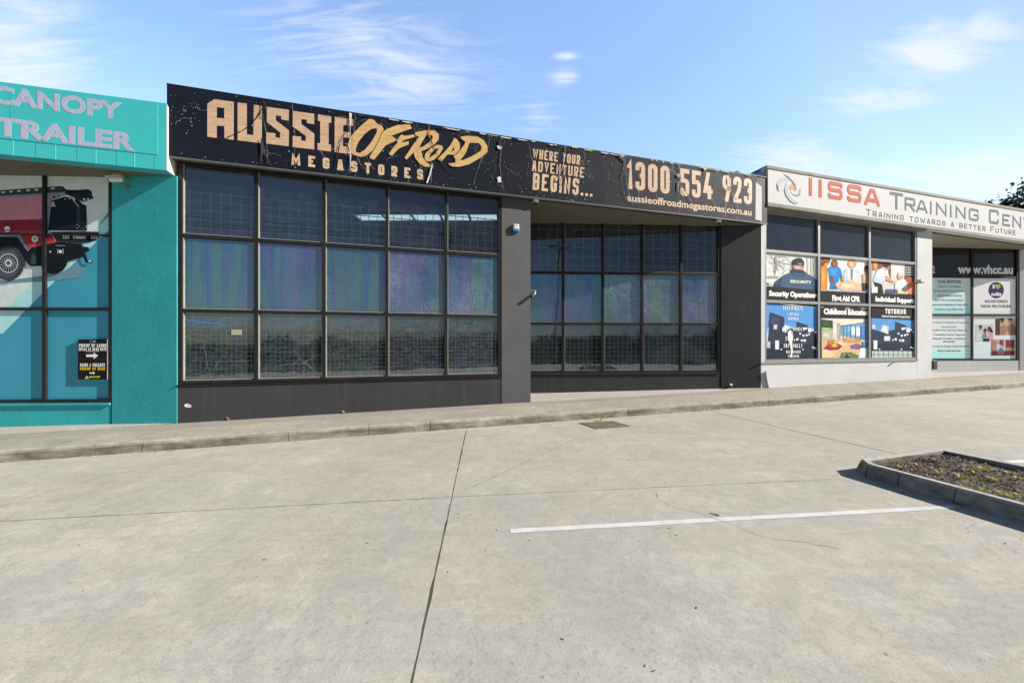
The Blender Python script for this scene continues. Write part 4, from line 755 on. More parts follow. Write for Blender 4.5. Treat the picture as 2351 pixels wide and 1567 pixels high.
# 2 first aid
t = poster('poster of a first aid class around a training dummy', FA, c3b, ((780, 150), (1385, 196), (1390, 742), (782, 720)), PO, ink('e4e6e4')); a = Art(FA, c3b, PO)
a.p('ecebe5', (782, 152), (1384, 197), (1384, 330), (782, 300)); a.p('c9803a', (782, 265), (840, 255), (868, 300), (860, 575), (782, 570)); a.p('e8923a', (782, 290), (830, 285), (850, 400), (840, 572), (782, 566)); a.e('c99b80', 850, 225, 42, 46); a.e('7d5438', 838, 195, 62, 46); a.e('6d4630', 800, 225, 28, 50)
a.p('2f86d2', (868, 300), (905, 272), (985, 268), (1030, 310), (1050, 385), (1020, 398), (1005, 470), (890, 480), (880, 390)); a.p('2571b8', (880, 390), (905, 380), (930, 470), (890, 478)); a.p('6e4532', (888, 398), (925, 392), (955, 520), (925, 545)); a.p('6e4532', (1022, 395), (1050, 388), (1052, 470), (1030, 470)); a.e('73492f', 950, 245, 44, 52); a.e('8a5b41', 958, 255, 30, 38); a.p('3b6a9e', (905, 475), (1000, 470), (985, 560), (890, 562))
a.p('d6dadd', (1075, 320), (1120, 300), (1210, 302), (1265, 340), (1280, 500), (1060, 500)); a.p('bcc3c8', (1075, 320), (1100, 310), (1120, 480), (1060, 500)); a.p('5877a3', (1148, 310), (1180, 312), (1172, 440), (1155, 440)); a.e('c8a05f', 1170, 245, 56, 54); a.e('dcab8c', 1162, 255, 34, 42); a.e('d8a98b', 1155, 470, 35, 22)
a.p('c4a274', (1290, 380), (1330, 365), (1385, 390), (1385, 530), (1300, 520)); a.e('8d5d42', 1352, 320, 28, 42); a.e('3c2a22', 1352, 292, 28, 24); a.p('2a2f38', (1285, 485), (1350, 490), (1385, 600), (1290, 596)); a.p('7f9fc2', (1340, 560), (1385, 560), (1385, 602), (1340, 600))
a.p('e6bd9b', (965, 500), (1010, 470), (1100, 485), (1240, 478), (1285, 510), (1290, 580), (1080, 575), (985, 550)); a.e('e0b18d', 1000, 505, 40, 34); a.p('b6c4d2', (860, 568), (1390, 590), (1390, 606), (860, 582))
a.done('picture', t); a.p(BK, (782, 578), (1388, 604), (1390, 742), (782, 720)); a.t('f1f1ef', 'First Aid CPR', 922, 1270, 632, 706, .06); a.done('lettering', t)
# 3 individual support
t = poster('poster of a carer bending towards a seated old man', FA, c3b, ((1405, 206), (1962, 246), (1966, 768), (1410, 752)), PO, ink('d9d2c6')); a = Art(FA, c3b, PO)
a.r('a5663c', 1412, 215, 1500, 330); a.r('d99a55', 1440, 220, 1480, 320); a.p('7d4a36', (1500, 215), (1650, 222), (1645, 460), (1500, 440)); a.p('e3d9cb', (1650, 224), (1820, 238), (1820, 460), (1650, 460)); a.r('3b3335', 1822, 242, 1958, 420)
for i in range(5):
    for j in range(5): a.r('c8d2d8', 1830+i*25, 252+j*30, 1845+i*25, 268+j*30)
a.p('9c4b3c', (1820, 400), (1960, 420), (1960, 500), (1820, 470)); a.p('c8d3e6', (1430, 440), (1480, 320), (1560, 285), (1620, 310), (1610, 400), (1545, 510), (1440, 470)); a.p('dfe6f2', (1540, 380), (1610, 330), (1640, 440), (1560, 440)); a.p('20232b', (1445, 470), (1540, 500), (1560, 612), (1480, 606)); a.e('b98467', 1605, 285, 30, 38); a.e('2a2322', 1598, 258, 34, 34)
a.p('c49173', (1570, 400), (1600, 395), (1690, 465), (1680, 485), (1590, 450)); a.p('dcdfe3', (1700, 480), (1750, 440), (1830, 440), (1860, 500), (1850, 590), (1700, 570)); a.e('cf9e83', 1765, 400, 34, 46); a.e('d8d4cc', 1775, 368, 34, 26); a.p('e08a5a', (1855, 470), (1960, 470), (1962, 628), (1850, 615)); a.p('c8643a', (1900, 500), (1962, 510), (1962, 628), (1905, 622)); a.p('44577a', (1590, 560), (1720, 560), (1720, 610), (1590, 608)); a.r('e8e6e0', 1412, 530, 1485, 605); a.p('e6c8a6', (1735, 560), (1860, 560), (1860, 618), (1730, 615))
a.done('picture', t); a.p(BK, (1410, 608), (1964, 630), (1966, 768), (1410, 752)); a.t('f1f1ef', 'Individual Support', 1458, 1934, 648, 712, .06); a.done('lettering', t)
def campus(a, dx, y0, sky):
    a.p(sky, *[(x+dx, y) for x, y in ((88, y0), (760, y0+40), (760, 1200), (88, 1200))]); D = '333d4f'
    a.p('8fa9c6', *[(x+dx, y) for x, y in ((92, 1060), (190, 1000), (190, 1420), (92, 1425))])
    if y0 < 800: a.p(D, *[(x+dx, y) for x, y in ((130, 1000), (148, 845), (328, 905), (330, 1100), (140, 1040))])
    else: a.p('414c60', *[(x+dx, y) for x, y in ((145, y0+5), (190, y0+5), (190, 1060), (100, 1060))])
    a.p(D, *[(x+dx, y) for x, y in ((140, 1040), (330, 1090), (480, 1060), (480, 960), (620, 1010), (620, 1040), (750, 1070), (755, 1418), (96, 1424))]); a.p('2a3343', *[(x+dx, y) for x, y in ((100, 1240), (755, 1240), (755, 1418), (100, 1424))])
    a.p('ccd3dc', *[(x+dx, y) for x, y in ((330, 1000), (400, 1020), (400, 1120), (300, 1080))]); a.r('b9c2cf', 195+dx, 1000, 240+dx, 1055); a.r('dfe4ea', 215+dx, 1195, 262+dx, 1305); a.r('cfd6df', 622+dx, 1040, 665+dx, 1095); a.r('cdd3db', 345+dx, 1140, 420+dx, 1200); a.r('aab4c2', 110+dx, 1205, 155+dx, 1290)
    for x, y, r in ((575, 1050, 14), (600, 1045, 12), (680, 1065, 12), (715, 1090, 14), (525, 1110, 11), (565, 1135, 12), (605, 1130, 12), (635, 1120, 10), (490, 1180, 14), (545, 1195, 12), (580, 1195, 15), (455, 1190, 9), (560, 1305, 8), (290, 1305, 8), (680, 1280, 9), (705, 1290, 12), (735, 1305, 10)): a.r('e6e9ee', x-r+dx, y-r, x+r+dx, y+r)
# 4 certificate
t = poster('peeling poster of course titles over a dark building, torn white down its middle', FA, c3b, ((92, 722), (764, 800), (756, 1415), (97, 1425)), PO, ink('5797d4')); a = Art(FA, c3b, PO); campus(a, 0, 735, '5b9ad6')
a.done('picture', t)
for tx, x0, x1, y0, y1 in (('CERTIFICATE', 310, 556, 768, 815), ('& DIPLOMA', 358, 508, 853, 884), ('COURSES', 372, 500, 908, 942), ('GOVERNMENT', 302, 575, 1030, 1075), ('NATIONALLY', 322, 552, 1235, 1285), ('RECOGNISED', 350, 530, 1320, 1354), ('TRAINING', 372, 508, 1374, 1408)): a.st('eef0f2', tx, x0, x1, y0, y1, t=.17, gap=.4, r=.12)
a.done('lettering', t); a.p('eceeec', (372, 1090), (400, 1060), (436, 1080), (440, 1150), (425, 1220), (432, 1300), (424, 1405), (408, 1405), (412, 1300), (392, 1230), (372, 1180)); a.p('23282e', (368, 1100), (385, 1055), (425, 1045), (445, 1075), (440, 1200), (432, 1080), (400, 1062)); a.p('23282e', (715, 1220), (745, 1140), (755, 1230), (735, 1250)); a.p('e6e6e2', (270, 738), (420, 752), (600, 772), (765, 802), (758, 822), (700, 790), (560, 770), (420, 762), (300, 748)); a.done('torn_edge', t)
# 5 childhood education
t = poster('poster of a bright classroom with red and green rugs under a black title band', FA, c3b, ((787, 772), (1392, 792), (1396, 1416), (792, 1416)), PO, ink('cfd3d2')); a = Art(FA, c3b, PO)
a.p('e3ddcf', (788, 915), (1392, 925), (1392, 1010), (1030, 1010), (790, 990)); a.p('3d4a3a', (790, 930), (930, 950), (930, 1060), (790, 1050)); a.p('97b36c', (790, 1030), (930, 1045), (925, 1080), (790, 1075)); a.p('b7b39f', (790, 1080), (925, 1085), (925, 1200), (790, 1200)); a.p('d4d0c4', (930, 960), (985, 970), (985, 1200), (930, 1200)); a.p('a7a08e', (985, 975), (1025, 985), (1025, 1190), (985, 1195))
a.p('6fa0cc', (1030, 1015), (1390, 965), (1390, 1200), (1030, 1130))
for x in (1060, 1105, 1150, 1210, 1275, 1335): a.l('27364c', 7, (x, 1005), (x, 1190))
a.l('27364c', 8, (1030, 1015), (1392, 968)); a.r('d8e6f0', 1160, 1030, 1205, 1130); a.r('e2ecf2', 1220, 1030, 1268, 1140); a.r('5180b8', 1280, 1020, 1330, 1180)
a.p('d7b58d', (790, 1200), (1100, 1170), (1392, 1200), (1392, 1412), (794, 1412)); a.p('e2c7a2', (800, 1300), (1100, 1180), (1160, 1180), (900, 1412), (794, 1412)); a.p('9c3340', (810, 1300), (870, 1240), (980, 1225), (1055, 1265), (1000, 1310), (900, 1320)); a.p('c8b04a', (905, 1260), (960, 1225), (1000, 1260), (950, 1285)); a.p('7a5a86', (1140, 1260), (1230, 1230), (1310, 1270), (1260, 1305), (1160, 1300)); a.p('5d7a50', (1015, 1400), (1040, 1345), (1150, 1340), (1250, 1380), (1240, 1412), (1015, 1412)); a.p('dfe5ea', (1270, 1290), (1385, 1290), (1392, 1412), (1250, 1412)); a.p('3c7d8f', (1285, 1215), (1390, 1210), (1390, 1290), (1290, 1285)); a.p('b87a45', (870, 1190), (950, 1180), (945, 1240), (865, 1250)); a.p('c58b52', (1060, 1170), (1270, 1170), (1270, 1215), (1060, 1215)); a.p('4a86c8', (1360, 1330), (1396, 1330), (1396, 1412), (1370, 1412)); a.p('20241f', (1080, 1412), (1105, 1350), (1120, 1395), (1155, 1412))
a.done('picture', t); a.p(BK, (788, 790), (850, 772), (950, 788), (1050, 778), (1110, 800), (1200, 782), (1392, 822), (1393, 926), (788, 915)); a.t('f1f1ef', 'Childhood Education', 818, 1366, 796, 870, .06); a.done('lettering', t)
# 6 tutoring
t = poster('poster of a dark modern building under a black band with a one word title', FA, c3b, ((1412, 772), (1968, 802), (1968, 1416), (1412, 1416)), PO, ink('3f4a5c')); a = Art(FA, c3b, PO); campus(a, 1240-20, 912, '5b9ad6')
a.p('b5c8c0', (1414, 1325), (1966, 1328), (1966, 1414), (1414, 1414))
for i in range(9): a.l('54645e', 7, (1440+i*60, 1328), (1440+i*60, 1414))
a.l('54645e', 6, (1414, 1368), (1966, 1370)); a.done('picture', t); a.p(BK, (1412, 774), (1700, 782), (1966, 812), (1966, 912), (1412, 912)); a.st('f1f1ef', 'TUTORING', 1580, 1836, 798, 862, t=.24, gap=.3, r=.1); a.t('e4e4e2', 'School Starters Preparation', 1538, 1888, 880, 906, .04); a.done('lettering', t)
# recess notices of the white unit
c4b = crop(2100, 560, .20423); RO = -.054
def m_grad(name, ca, cb, z0, z1):
    s = NT(name); g = s.N.new('ShaderNodeNewGeometry'); sp = s.N.new('ShaderNodeSeparateXYZ'); s.L.new(g.outputs['Position'], sp.inputs[0]); f = s.ramp(s.math('ADD', sp.outputs[2], s.math('MULTIPLY', s.noise(3, 5), .5)), z0+.25, z1+.25); s.pbr(s.mix(f, ca, cb), .45, 0, .3); return s.m
za, zbm, zc_ = WG.z(2290, 722), WG.z(2290, 640), WG.z(2290, 820)
KW = 1.25
MA = m_grad('aqua_print', (.46, .93, .95), (.76, .92, .95), za, za+.5); MB_ = m_grad('aqua_print_low', (.46, .93, .95), (.86, .94, .95), zc_, zc_+.6); MC = m_grad('pale_print', (.93, .94, .95), (.94, .94, .95), za, za+1); MD = m_grad('pale_print_low', (.72, .93, .95), (.93, .94, .95), zc_, zc_+1)
t = poster('pale aqua notice headed with an underlined title and six lines of services', WG, c4b, ((75, 376), (638, 376), (638, 788), (75, 788)), RO, MA, cat='notice', name='notice'); a = Art(WG, c4b, RO)
a.t('2f3a4c', 'OUR SERVICES', 260, 520, 405, 432, .03); a.l('2f3a4c', 3, (260, 438), (520, 438))
for tx, x0, x1, y in (('Support Coordination', 266, 520, 476), ('Psychosocial Recovery Coaching', 206, 582, 528), ('Direct Support Services', 258, 528, 579), ('Short Term Accommodation', 224, 550, 629), ('Supported Independent Living (SIL)', 178, 596, 681), ('Assistance with Daily Living', 226, 550, 733)): a.t('3a5363', tx, x0, x1, y-10, y+8, .02)
a.done('lettering', t)
t = poster('pale aqua notice with eight lines of services and no heading', WG, c4b, ((75, 806), (640, 806), (640, 1286), (75, 1286)), RO, MB_, cat='notice', name='notice'); a = Art(WG, c4b, RO)
for tx, x0, x1, y in (('Community Participation & Transport', 150, 610, 880), ('Personal Care', 304, 468, 931), ('including High Intensity Supports', 182, 588, 967), ('Community Nursing Supports', 210, 564, 1018), ('Managing Complex Transitions', 203, 568, 1062), ('(Hospitals)', 322, 450, 1095), ('Day Program & Group Centre Activities', 130, 616, 1148), ('Allied Health Services', 258, 516, 1199)): a.t('3a5363', tx, x0, x1, y-10, y+8, .02)
a.done('lettering', t)
t = poster('white notice with a round purple badge above two lines of capitals', WG, c4b, ((660, 380), (1166, 380), (1166, 794), (660, 794)), RO, MC, cat='notice', name='notice'); a = Art(WG, c4b, RO)
a.e('4b2a6b', 916, 518, 87, 92, 36); a.p('8fcf2e', (935, 510), (906, 480), (904, 462), (918, 450), (935, 458), (952, 450), (966, 462), (964, 482)); a.done('badge', t); a.o += .001
a.t('ffffff', 'I', 876, 898, 456, 500, .05); a.t('ffffff', 'ndis', 862, 976, 540, 582, .05); a.t('454a5c', 'REGISTERED', 792, 1048, 628, 658, .012); a.t('454a5c', 'NDIS PROVIDER', 750, 1090, 683, 713, .012); a.done('lettering', t)
t = poster('pale notice with three small photographs of people', WG, c4b, ((660, 806), (1166, 806), (1166, 1290), (660, 1290)), RO, MD, cat='notice', name='notice'); a = Art(WG, c4b, RO)
a.r('cbbfae', 905, 836, 1146, 1026); a.r('5d4b3c', 905, 840, 960, 1024); a.p('b48d6e', (965, 930), (1010, 900), (1050, 960), (1010, 1024), (960, 1020)); a.e('a77c60', 985, 868, 20, 26); a.e('3a2c26', 985, 850, 24, 18); a.p('9b7a5e', (1040, 920), (1100, 890), (1146, 960), (1146, 1024), (1060, 1024)); a.e('c09375', 1070, 868, 20, 26); a.e('6a5645', 1075, 848, 26, 16); a.done('picture', t)
a.r('d8d9d6', 688, 902, 886, 1094); a.p('e9a9b8', (830, 990), (870, 970), (886, 1070), (830, 1084)); a.e('8d6a55', 835, 960, 22, 30); a.p('33262a', (820, 930), (850, 925), (885, 990), (860, 1000)); a.p('6f9cc8', (760, 1020), (800, 1000), (820, 1050), (765, 1060)); a.e('a77a5d', 790, 985, 18, 24); a.e('2b2224', 790, 965, 20, 14); a.p('dfe6ea', (690, 1000), (745, 1010), (750, 1090), (690, 1090)); a.e('a3765a', 740, 945, 16, 20); a.e('26201f', 742, 925, 18, 14); a.r('3a3230', 770, 1060, 840, 1094); a.done('picture', t)
a.r('b98d80', 864, 1074, 1122, 1252); a.r('d9cfc8', 920, 1080, 1020, 1200); a.r('8d5040', 955, 1074, 1000, 1150); a.r('7e4a44', 1025, 1078, 1120, 1160); a.r('6e2f28', 864, 1200, 1122, 1250); a.p('5a7fb0', (925, 1200), (970, 1160), (1015, 1200), (1000, 1235), (935, 1235)); a.e('d8b197', 970, 1150, 18, 22); a.p('b4483a', (955, 1210), (985, 1210), (990, 1250), (950, 1250)); a.e('dfe3e8', 938, 1150, 18, 40); a.e('c79a7d', 940, 1108, 14, 18); a.done('picture', t)
t = thing('window_lettering', 'white web address lettering across the dark panes above the notices', 'lettering', WG.w(WG.u(2270), WG.z(2270, 630), RO)); a = Art(WG, c4b, RO)
a.t('f0f0f6', 'www.vhcc.au', 484, 1106, 262, 332, .045, ref='x', k=1.2); a.t('f0f0f6', '0412', 90, 228, 245, 328, .02); a.done('lettering', t)
# ================================================================== picture on the teal window
c6 = crop(0, 410, .15951); TO = -.039
t = thing('window_graphic', 'printed film of a red tray truck over diagonal blue bands on the teal unit window', 'window film', TG.w(-1.2, -1.0, TO)); a = Art(TG, c6, TO); KT = 1.25
P2 = lambda h, *pts: a.p(h, *pts, k=KT)
# panes are 600 | 655 .. 1570 across and end at the rails; the picture runs across all of them
P2('c5d2d2', (-900, -70), (1560, -70), (1560, 480), (1370, 740), (600, 1470), (-100, 2130), (-900, 2130)); P2('a4d3da', (1560, 545), (1565, 750), (1500, 800), (1150, 1140), (700, 1560), (40, 2230), (-300, 2230), (420, 1550), (1360, 745), (1360, 735))
a.done('backdrop', t)
P2('65889a', (650, 1390), (900, 1340), (1100, 1230), (1270, 1300), (1150, 1420), (800, 1470), (420, 1490), (150, 1510), (60, 1470)); P2('8fb0bd', (-400, 1480), (60, 1470), (200, 1510), (-100, 1560), (-500, 1540))
P2('2a3038', (-400, 195), (840, 108), (905, 110), (955, 160), (1100, 165), (1270, 150), (1325, 190), (1325, 230), (1348, 285), (1200, 338), (1120, 300), (960, 230), (900, 250), (640, 215), (-400, 290)); P2('3a4048', (-400, 200), (840, 112), (900, 114), (935, 160), (840, 190), (-400, 265)); P2('1d232c', (940, 170), (1270, 155), (1322, 195), (1200, 225), (960, 235))
for i in range(9): x = 5+i*(112 if i < 5 else 116)-220+i*2; y = 192-i*9+14; P2('c3cbcd', (x, y), (x+62, y-5), (x+48, y+20), (x+14, y+23))
P2('7e8794', (-400, 268), (640, 210), (945, 190), (930, 240), (745, 305), (690, 760), (640, 780), (-400, 780)); P2('b97c8c', (-400, 312), (720, 240), (650, 582), (-400, 615)); P2('7e2b38', (-400, 610), (650, 580), (655, 780), (-400, 780)); P2('a83d44', (-400, 740), (655, 745), (655, 785), (-400, 780)); P2('5b626e', (655, 582), (695, 582), (690, 770), (655, 770))
P2('1b2430', (745, 310), (930, 262), (1020, 275), (1075, 350), (1085, 285), (1110, 285), (1190, 370), (1240, 385), (1252, 750), (690, 745)); P2('2b333d', (690, 745), (1245, 600), (1252, 750)); P2('33404f', (1105, 400), (1150, 400), (1160, 660), (1110, 660))
a.e('161b22', 778, 265, 17, 17, k=KT); a.e('161b22', 840, 256, 12, 12, k=KT); a.e('cfd6d8', 1212, 300, 17, 17, k=KT); a.e('cfd6d8', 1266, 293, 14, 14, k=KT); P2('d8dcda', (738, 398), (763, 318), (796, 400)); P2('30363c', (755, 388), (764, 345), (780, 388)); a.l('c9d0d2', 9, (1085, 345), (1130, 400), k=KT); a.l('8a949c', 5, (1030, 275), (1100, 350), k=KT)
for x, y in ((1112, 662), (1142, 686), (1113, 710), (1240, 685), (940, 295), (1003, 292)): a.e('dfe3e2', x, y, 8, 8, 8, k=KT)
P2('272e37', (690, 770), (1250, 760), (1415, 765), (1425, 860), (1300, 915), (1180, 930), (820, 910), (760, 790)); P2('14191f', (880, 800), (1420, 790), (1420, 850), (1290, 890), (880, 880))
for x0 in (900, 1310):
    for i in range(3):
        for j in range(2): P2('d5cfd2', (x0+i*36, 812+j*32), (x0+26+i*36, 812+j*32), (x0+26+i*36, 830+j*32), (x0+i*36, 830+j*32))
P2('d9d9d9', (1095, 815), (1205, 815), (1205, 862), (1095, 862)); a.e('8d9197', 1068, 838, 22, 32, k=KT); a.e('8d9197', 1222, 838, 18, 32, k=KT)
for i in range(6): P2('2a2f36', (1103+i*17, 822), (1113+i*17, 822), (1113+i*17, 845), (1103+i*17, 845))
P2('8d2f36', (285, 792), (740, 795), (812, 912), (410, 1000)); P2('b23f42', (395, 960), (800, 885), (812, 912), (410, 1000)); a.l('d98a8a', 7, (300, 795), (742, 797), (812, 915), k=KT); P2('6d7b8d', (-200, 795), (285, 795), (425, 1050), (385, 1040), (250, 835), (-200, 838)); a.e('d8dcda', 500, 868, 46, 46, k=KT); a.e('8e979c', 500, 860, 28, 28, k=KT); a.e('d8dcda', 104, 728, 44, 44, k=KT); P2('79323c', (60, 735), (148, 728), (148, 745), (60, 752))
P2('191f26', (-200, 838), (245, 838), (400, 1050), (440, 1000), (815, 912), (1180, 940), (1190, 975), (1280, 990), (1280, 1045), (1225, 1060), (1255, 1180), (1320, 1190), (1310, 1222), (1230, 1205), (1200, 1130), (970, 1190), (940, 1250), (430, 1260), (300, 1100), (-200, 950)); P2('171c22', (600, 1240), (960, 1190), (960, 1240), (900, 1330), (800, 1372), (700, 1368), (600, 1300))
P2('2b4a48', (455, 1090), (490, 1075), (520, 1150), (520, 1230), (445, 1235)); P2('dfe3e4', (848, 1028), (890, 1028), (890, 1070), (848, 1070))
for x in (832, 908):
    for y in (1020, 1045, 1070): a.e('d7dbdb', x, y, 7, 7, 8, k=KT)
a.e('d7dbdb', 724, 1052, 13, 11, k=KT); a.e('c8b8c4', 1292, 1188, 20, 18, k=KT); a.l('9aa4aa', 6, (800, 960), (940, 965), k=KT)
wx, wy = 120, 1215; a.e('3a3f45', wx, wy, 230, 250, 40, k=KT); a.e('4b5157', wx-20, wy, 190, 215, 40, k=KT); a.e('20262d', wx, wy, 150, 150, 32, k=KT); a.e('b7bcc0', wx, wy, 142, 142, 32, .9, k=KT)
for i in range(18): q = 2*pi*i/18; a.l('a9afb4', 8, (wx+42*cos(q), wy+42*sin(q)), (wx+132*cos(q+.14), wy+132*sin(q+.14)), k=KT)
a.e('c2c6c8', wx, wy, 50, 52, k=KT); a.e('3a4046', wx, wy, 28, 28, k=KT)
for i in range(44):
    q = 2*pi*i/44; a.l('33383d' if i % 2 else '5a6065', 10, (wx+205*cos(q), wy+225*sin(q)), (wx+226*cos(q), wy+246*sin(q)), k=KT)
a.done('truck_picture', t)
# pickup sign on the window
c8 = crop(160, 760, .12762)
t = thing('notice', 'black portrait notice with white and yellow capitals and two white arrows', 'notice', TG.w(TG.u(212), TG.z(212, 871), .02)); a = Art(TG, c8, .002)
q = [TG.uz(x, y, .002) for x, y in c8((147, 148), (688, 142), (688, 866), (147, 866))]; mb = MB(); mb.slab(TG, q[::-1], -.03, .0, ink('2c2729')); mb.build('sheet', t)
a.p('232022', (147, 148), (672, 145), (672, 500), (147, 502)); a.p('242124', (147, 506), (672, 504), (672, 864), (147, 864)); a.p('e2e0dd', (673, 145), (688, 143), (688, 866), (673, 866)); a.l('6a6668', 3, (147, 503), (672, 502)); a.done('face', t)
a.st('efeff0', 'PICKUP OF LARGE', 164, 664, 225, 285, t=.26, gap=.25, r=.1, k=1.2); a.st('e6e6e8', 'ITEMS AT REAR GATE', 164, 664, 296, 350, t=.24, gap=.25, r=.1, k=1.2); a.t('b9b9bb', 'DURING BUSINESS HOURS', 288, 530, 352, 372, .03); a.st('efeff0', 'CLICK & COLLECT', 186, 634, 578, 636, t=.26, gap=.25, r=.1, k=1.2); a.st('f0b323', 'PICKUP AT REAR', 184, 634, 646, 702, t=.26, gap=.25, r=.1, k=1.2); a.t('e8d52a', 'MOTOP', 350, 548, 808, 836, .05, k=1.2); a.done('lettering', t)
a.p('f0f0f2', (296, 418), (430, 418), (430, 380), (514, 440), (430, 500), (430, 462), (296, 462), k=1.2); a.done('arrow', t); a.p('f0f0f2', (354, 740), (422, 740), (422, 722), (458, 750), (422, 778), (422, 762), (354, 762), k=1.2); a.done('arrow', t)
a.p('e8e8ea', (272, 852), (308, 798), (346, 852), k=1.2); a.p('232022', (292, 846), (300, 828), (312, 846)); a.p('232022', (318, 846), (310, 825), (332, 846)); a.e('9a9a9c', 390, 186, 32, 28, 16, .75); a.r('c9c9cb', 424, 174, 470, 192); a.done('emblem', t)
# ================================================================== fittings on the walls
def n3(pl): return Vector((pl.N.x, pl.N.y, 0))
def cam_at(pl, px, py, off): u, z = pl.uz(px, py, off); return pl.w(u, z, off)
def bullet(label, base, head0, head1):
    t = thing('security_camera', label, 'camera', base); m = MB(); d = (head1-head0).normalized()
    m.lathe(head0, d, [(0, .036), (.02, .044), ((head1-head0).length, .047)], M_PW, 16); m.lathe(head1, d, [(.001, .036), (.012, .034)], M_PK, 16); m.build('housing', t, smooth=False)
    m = MB(); m.hexa([head0-d*.0+Vector((x, y, z)) for z in (.049, .057) for x, y in ((-.045, -.05), (.045, -.05), (.045, .05), (-.045, .05))], M_PW)
    m = MB(); s = d.cross(Vector((0, 0, 1))).normalized(); up = s.cross(d).normalized(); m.hexa([head0+d*q+s*w+up*h for h in (.049, .057) for q, w in ((.0, -.045), (.225, -.045), (.225, .045), (.0, .045))], M_PW); m.build('sun_hood', t)
    m = MB(); mid = head0+d*.06-up*.05; m.bar(mid, base+(mid-base)*.25, .016, M_RUST, 8); m.bar(base+(mid-base)*.25, base, .02, M_RUST, 8); m.lathe(base, (base-mid)*-1, [(0, .035), (.012, .035)], M_RUST, 14); m.build('bracket', t)
b = cam_at(TP, 294, 430, 0); hd = cam_at(TP, 282, 412, .16); bullet('white bullet camera on a rusty bracket at the top of the teal pier', b, hd, hd+Vector((-.155, -.10, -.045)))
t = MB(); u_, z_ = TP.uz(272.5, 392, .1); t.rbox(TP, u_-.06, u_+.06, 3.19, 3.262, .05, .17, M_CREAM, .01); t.build('junction_box', None, 'small cream junction box under the teal soffit', 'junction box')
def dome(label, u, off, zt):
    t = thing('security_camera', label, 'camera', FA.w(u, zt-.14, off)); m = MB(); p = FA.w(u, zt, off); m.lathe(p, (0, 0, -1), [(0, .062), (.03, .066), (.07, .064), (.085, .056)], M_PW, 20); m.build('housing', t, smooth=False)
    m = MB(); q = p+Vector((0, 0, -.085)); m.lathe(q, Vector((FA.N.x*.6, FA.N.y*.6, -1)), [(0, .052), (.02, .05), (.04, .038), (.052, .015)], M_PK, 18); m.build('lens_dome', t, smooth=True)
dome('white dome camera under the black fascia beside the pillar', FA.u(1231, .08), .08, 3.551); dome('white dome camera under the right end of the black fascia', FA.u(1650.5, .08), .08, 3.546)
t = thing('alarm_siren', 'white and blue alarm siren box on the charcoal pillar', 'alarm', FA.w(FA.u(1185), FA.z(1185, 533), .05)); ua, za = FA.uz(1178.5, 514.5, .04); ub, zb2 = FA.uz(1191, 533, .04); zm = zb2+(za-zb2)*.30
m = MB(); m.rbox(FA, ua, ub, zm+.001, za, 0, .085, M_PW, .022); m.box(FA, ua+.035, ub-.03, zm+.085, zm+.10, .0852, .0862, M_PK); m.build('cover', t); m = MB(); m.rbox(FA, ua, ub, zb2, zm, 0, .085, M_BLUE, .022); m.build('strobe_lens', t)
t = thing('wall_bracket', 'small tarnished steel bracket with a black end at the pillar edge', 'bracket', FA.w(uP, FA.z(1218, 680), 0)); s0 = cam_at(FA, 1229, 667, .0); s1 = cam_at(FA, 1229, 671, .04); s2 = cam_at(FA, 1226, 676, .07); s3 = cam_at(FA, 1221, 681, .10)
m = MB(); MBR = paint('tarnished_steel', (.45, .44, .41), .4, 30, .45, .1, 80, metal=.5); m.bar(FA.w(uP-.02, s0.z, -.05), s0, .017, MBR, 10); m.bar(s0, s1, .019, MBR, 10); m.bar(s1, s2, .018, MBR, 10, .026); m.build('arm', t); m = MB(); m.bar(s2, s3, .034, M_PK, 12, .03); m.lathe(s3, s3-s2, [(0, .04), (.02, .04)], M_PK, 14); m.build('socket', t)
m = MB(); p = cam_at(BP, 1669, 891, 0); q = cam_at(BP, 1678, 883, .20); m.bar(p, q, .026, M_CHAR, 10); m.lathe(q, q-p, [(0, .034), (.025, .034), (.026, .02)], M_PW, 14); m.build('drain_spout', None, 'short white ended pipe poking from the base of the black pier', 'pipe')
m = MB(); pts = [cam_at(FA, x, y, .035) for x, y in ((1757, 854), (1758.5, 866), (1761, 879), (1764, 890))]
for p, q in zip(pts[:-1], pts[1:]): m.bar(p, q, .03, M_PG, 8)
m.bar(pts[0], cam_at(FA, 1759.5, 852.5, .05), .022, M_PG, 8); m.build('pipe_offcut', None, 'bent grey pipe leaning at the left foot of the white unit', 'pipe')
t = thing('wall_light', 'small white wedge shaped light on the pale pillar beside the posters', 'light', FA.w(FA.u(2112), FA.z(2112, 651), 0)); ua, za = FA.uz(2113, 640.5, .16); ub, zb2 = FA.uz(2121.5, 649, .16)
m = MB(); m.hexa([FA.w(a_, z, o) for z, zz in ((zb2+.02, 0), (za, 1)) for a_, o in ((ua, .18), (ub, .18), (ub, .002), (ua, .002))], M_PW); m.build('housing', t); m = MB(); m.box(FA, ua+.01, ub-.01, zb2-.005, zb2+.019, .04, .17, M_PK); m.build('lens', t)
m = MB(); zt_, zb2 = FA.z(2140, 827), FA.z(2140, 848); m.rbox(FA, u3+.003, u3+.25, zb2, zt_, -.12, .03, M_PK, .015); m.lathe(FA.w(u3+.12, (zt_+zb2)/2+.06, .0305), n3(FA), [(0, .015), (.006, .015)], M_PG, 10); m.build('electrical_box', None, 'black box fixed low on the edge of the pale pillar', 'electrical box')
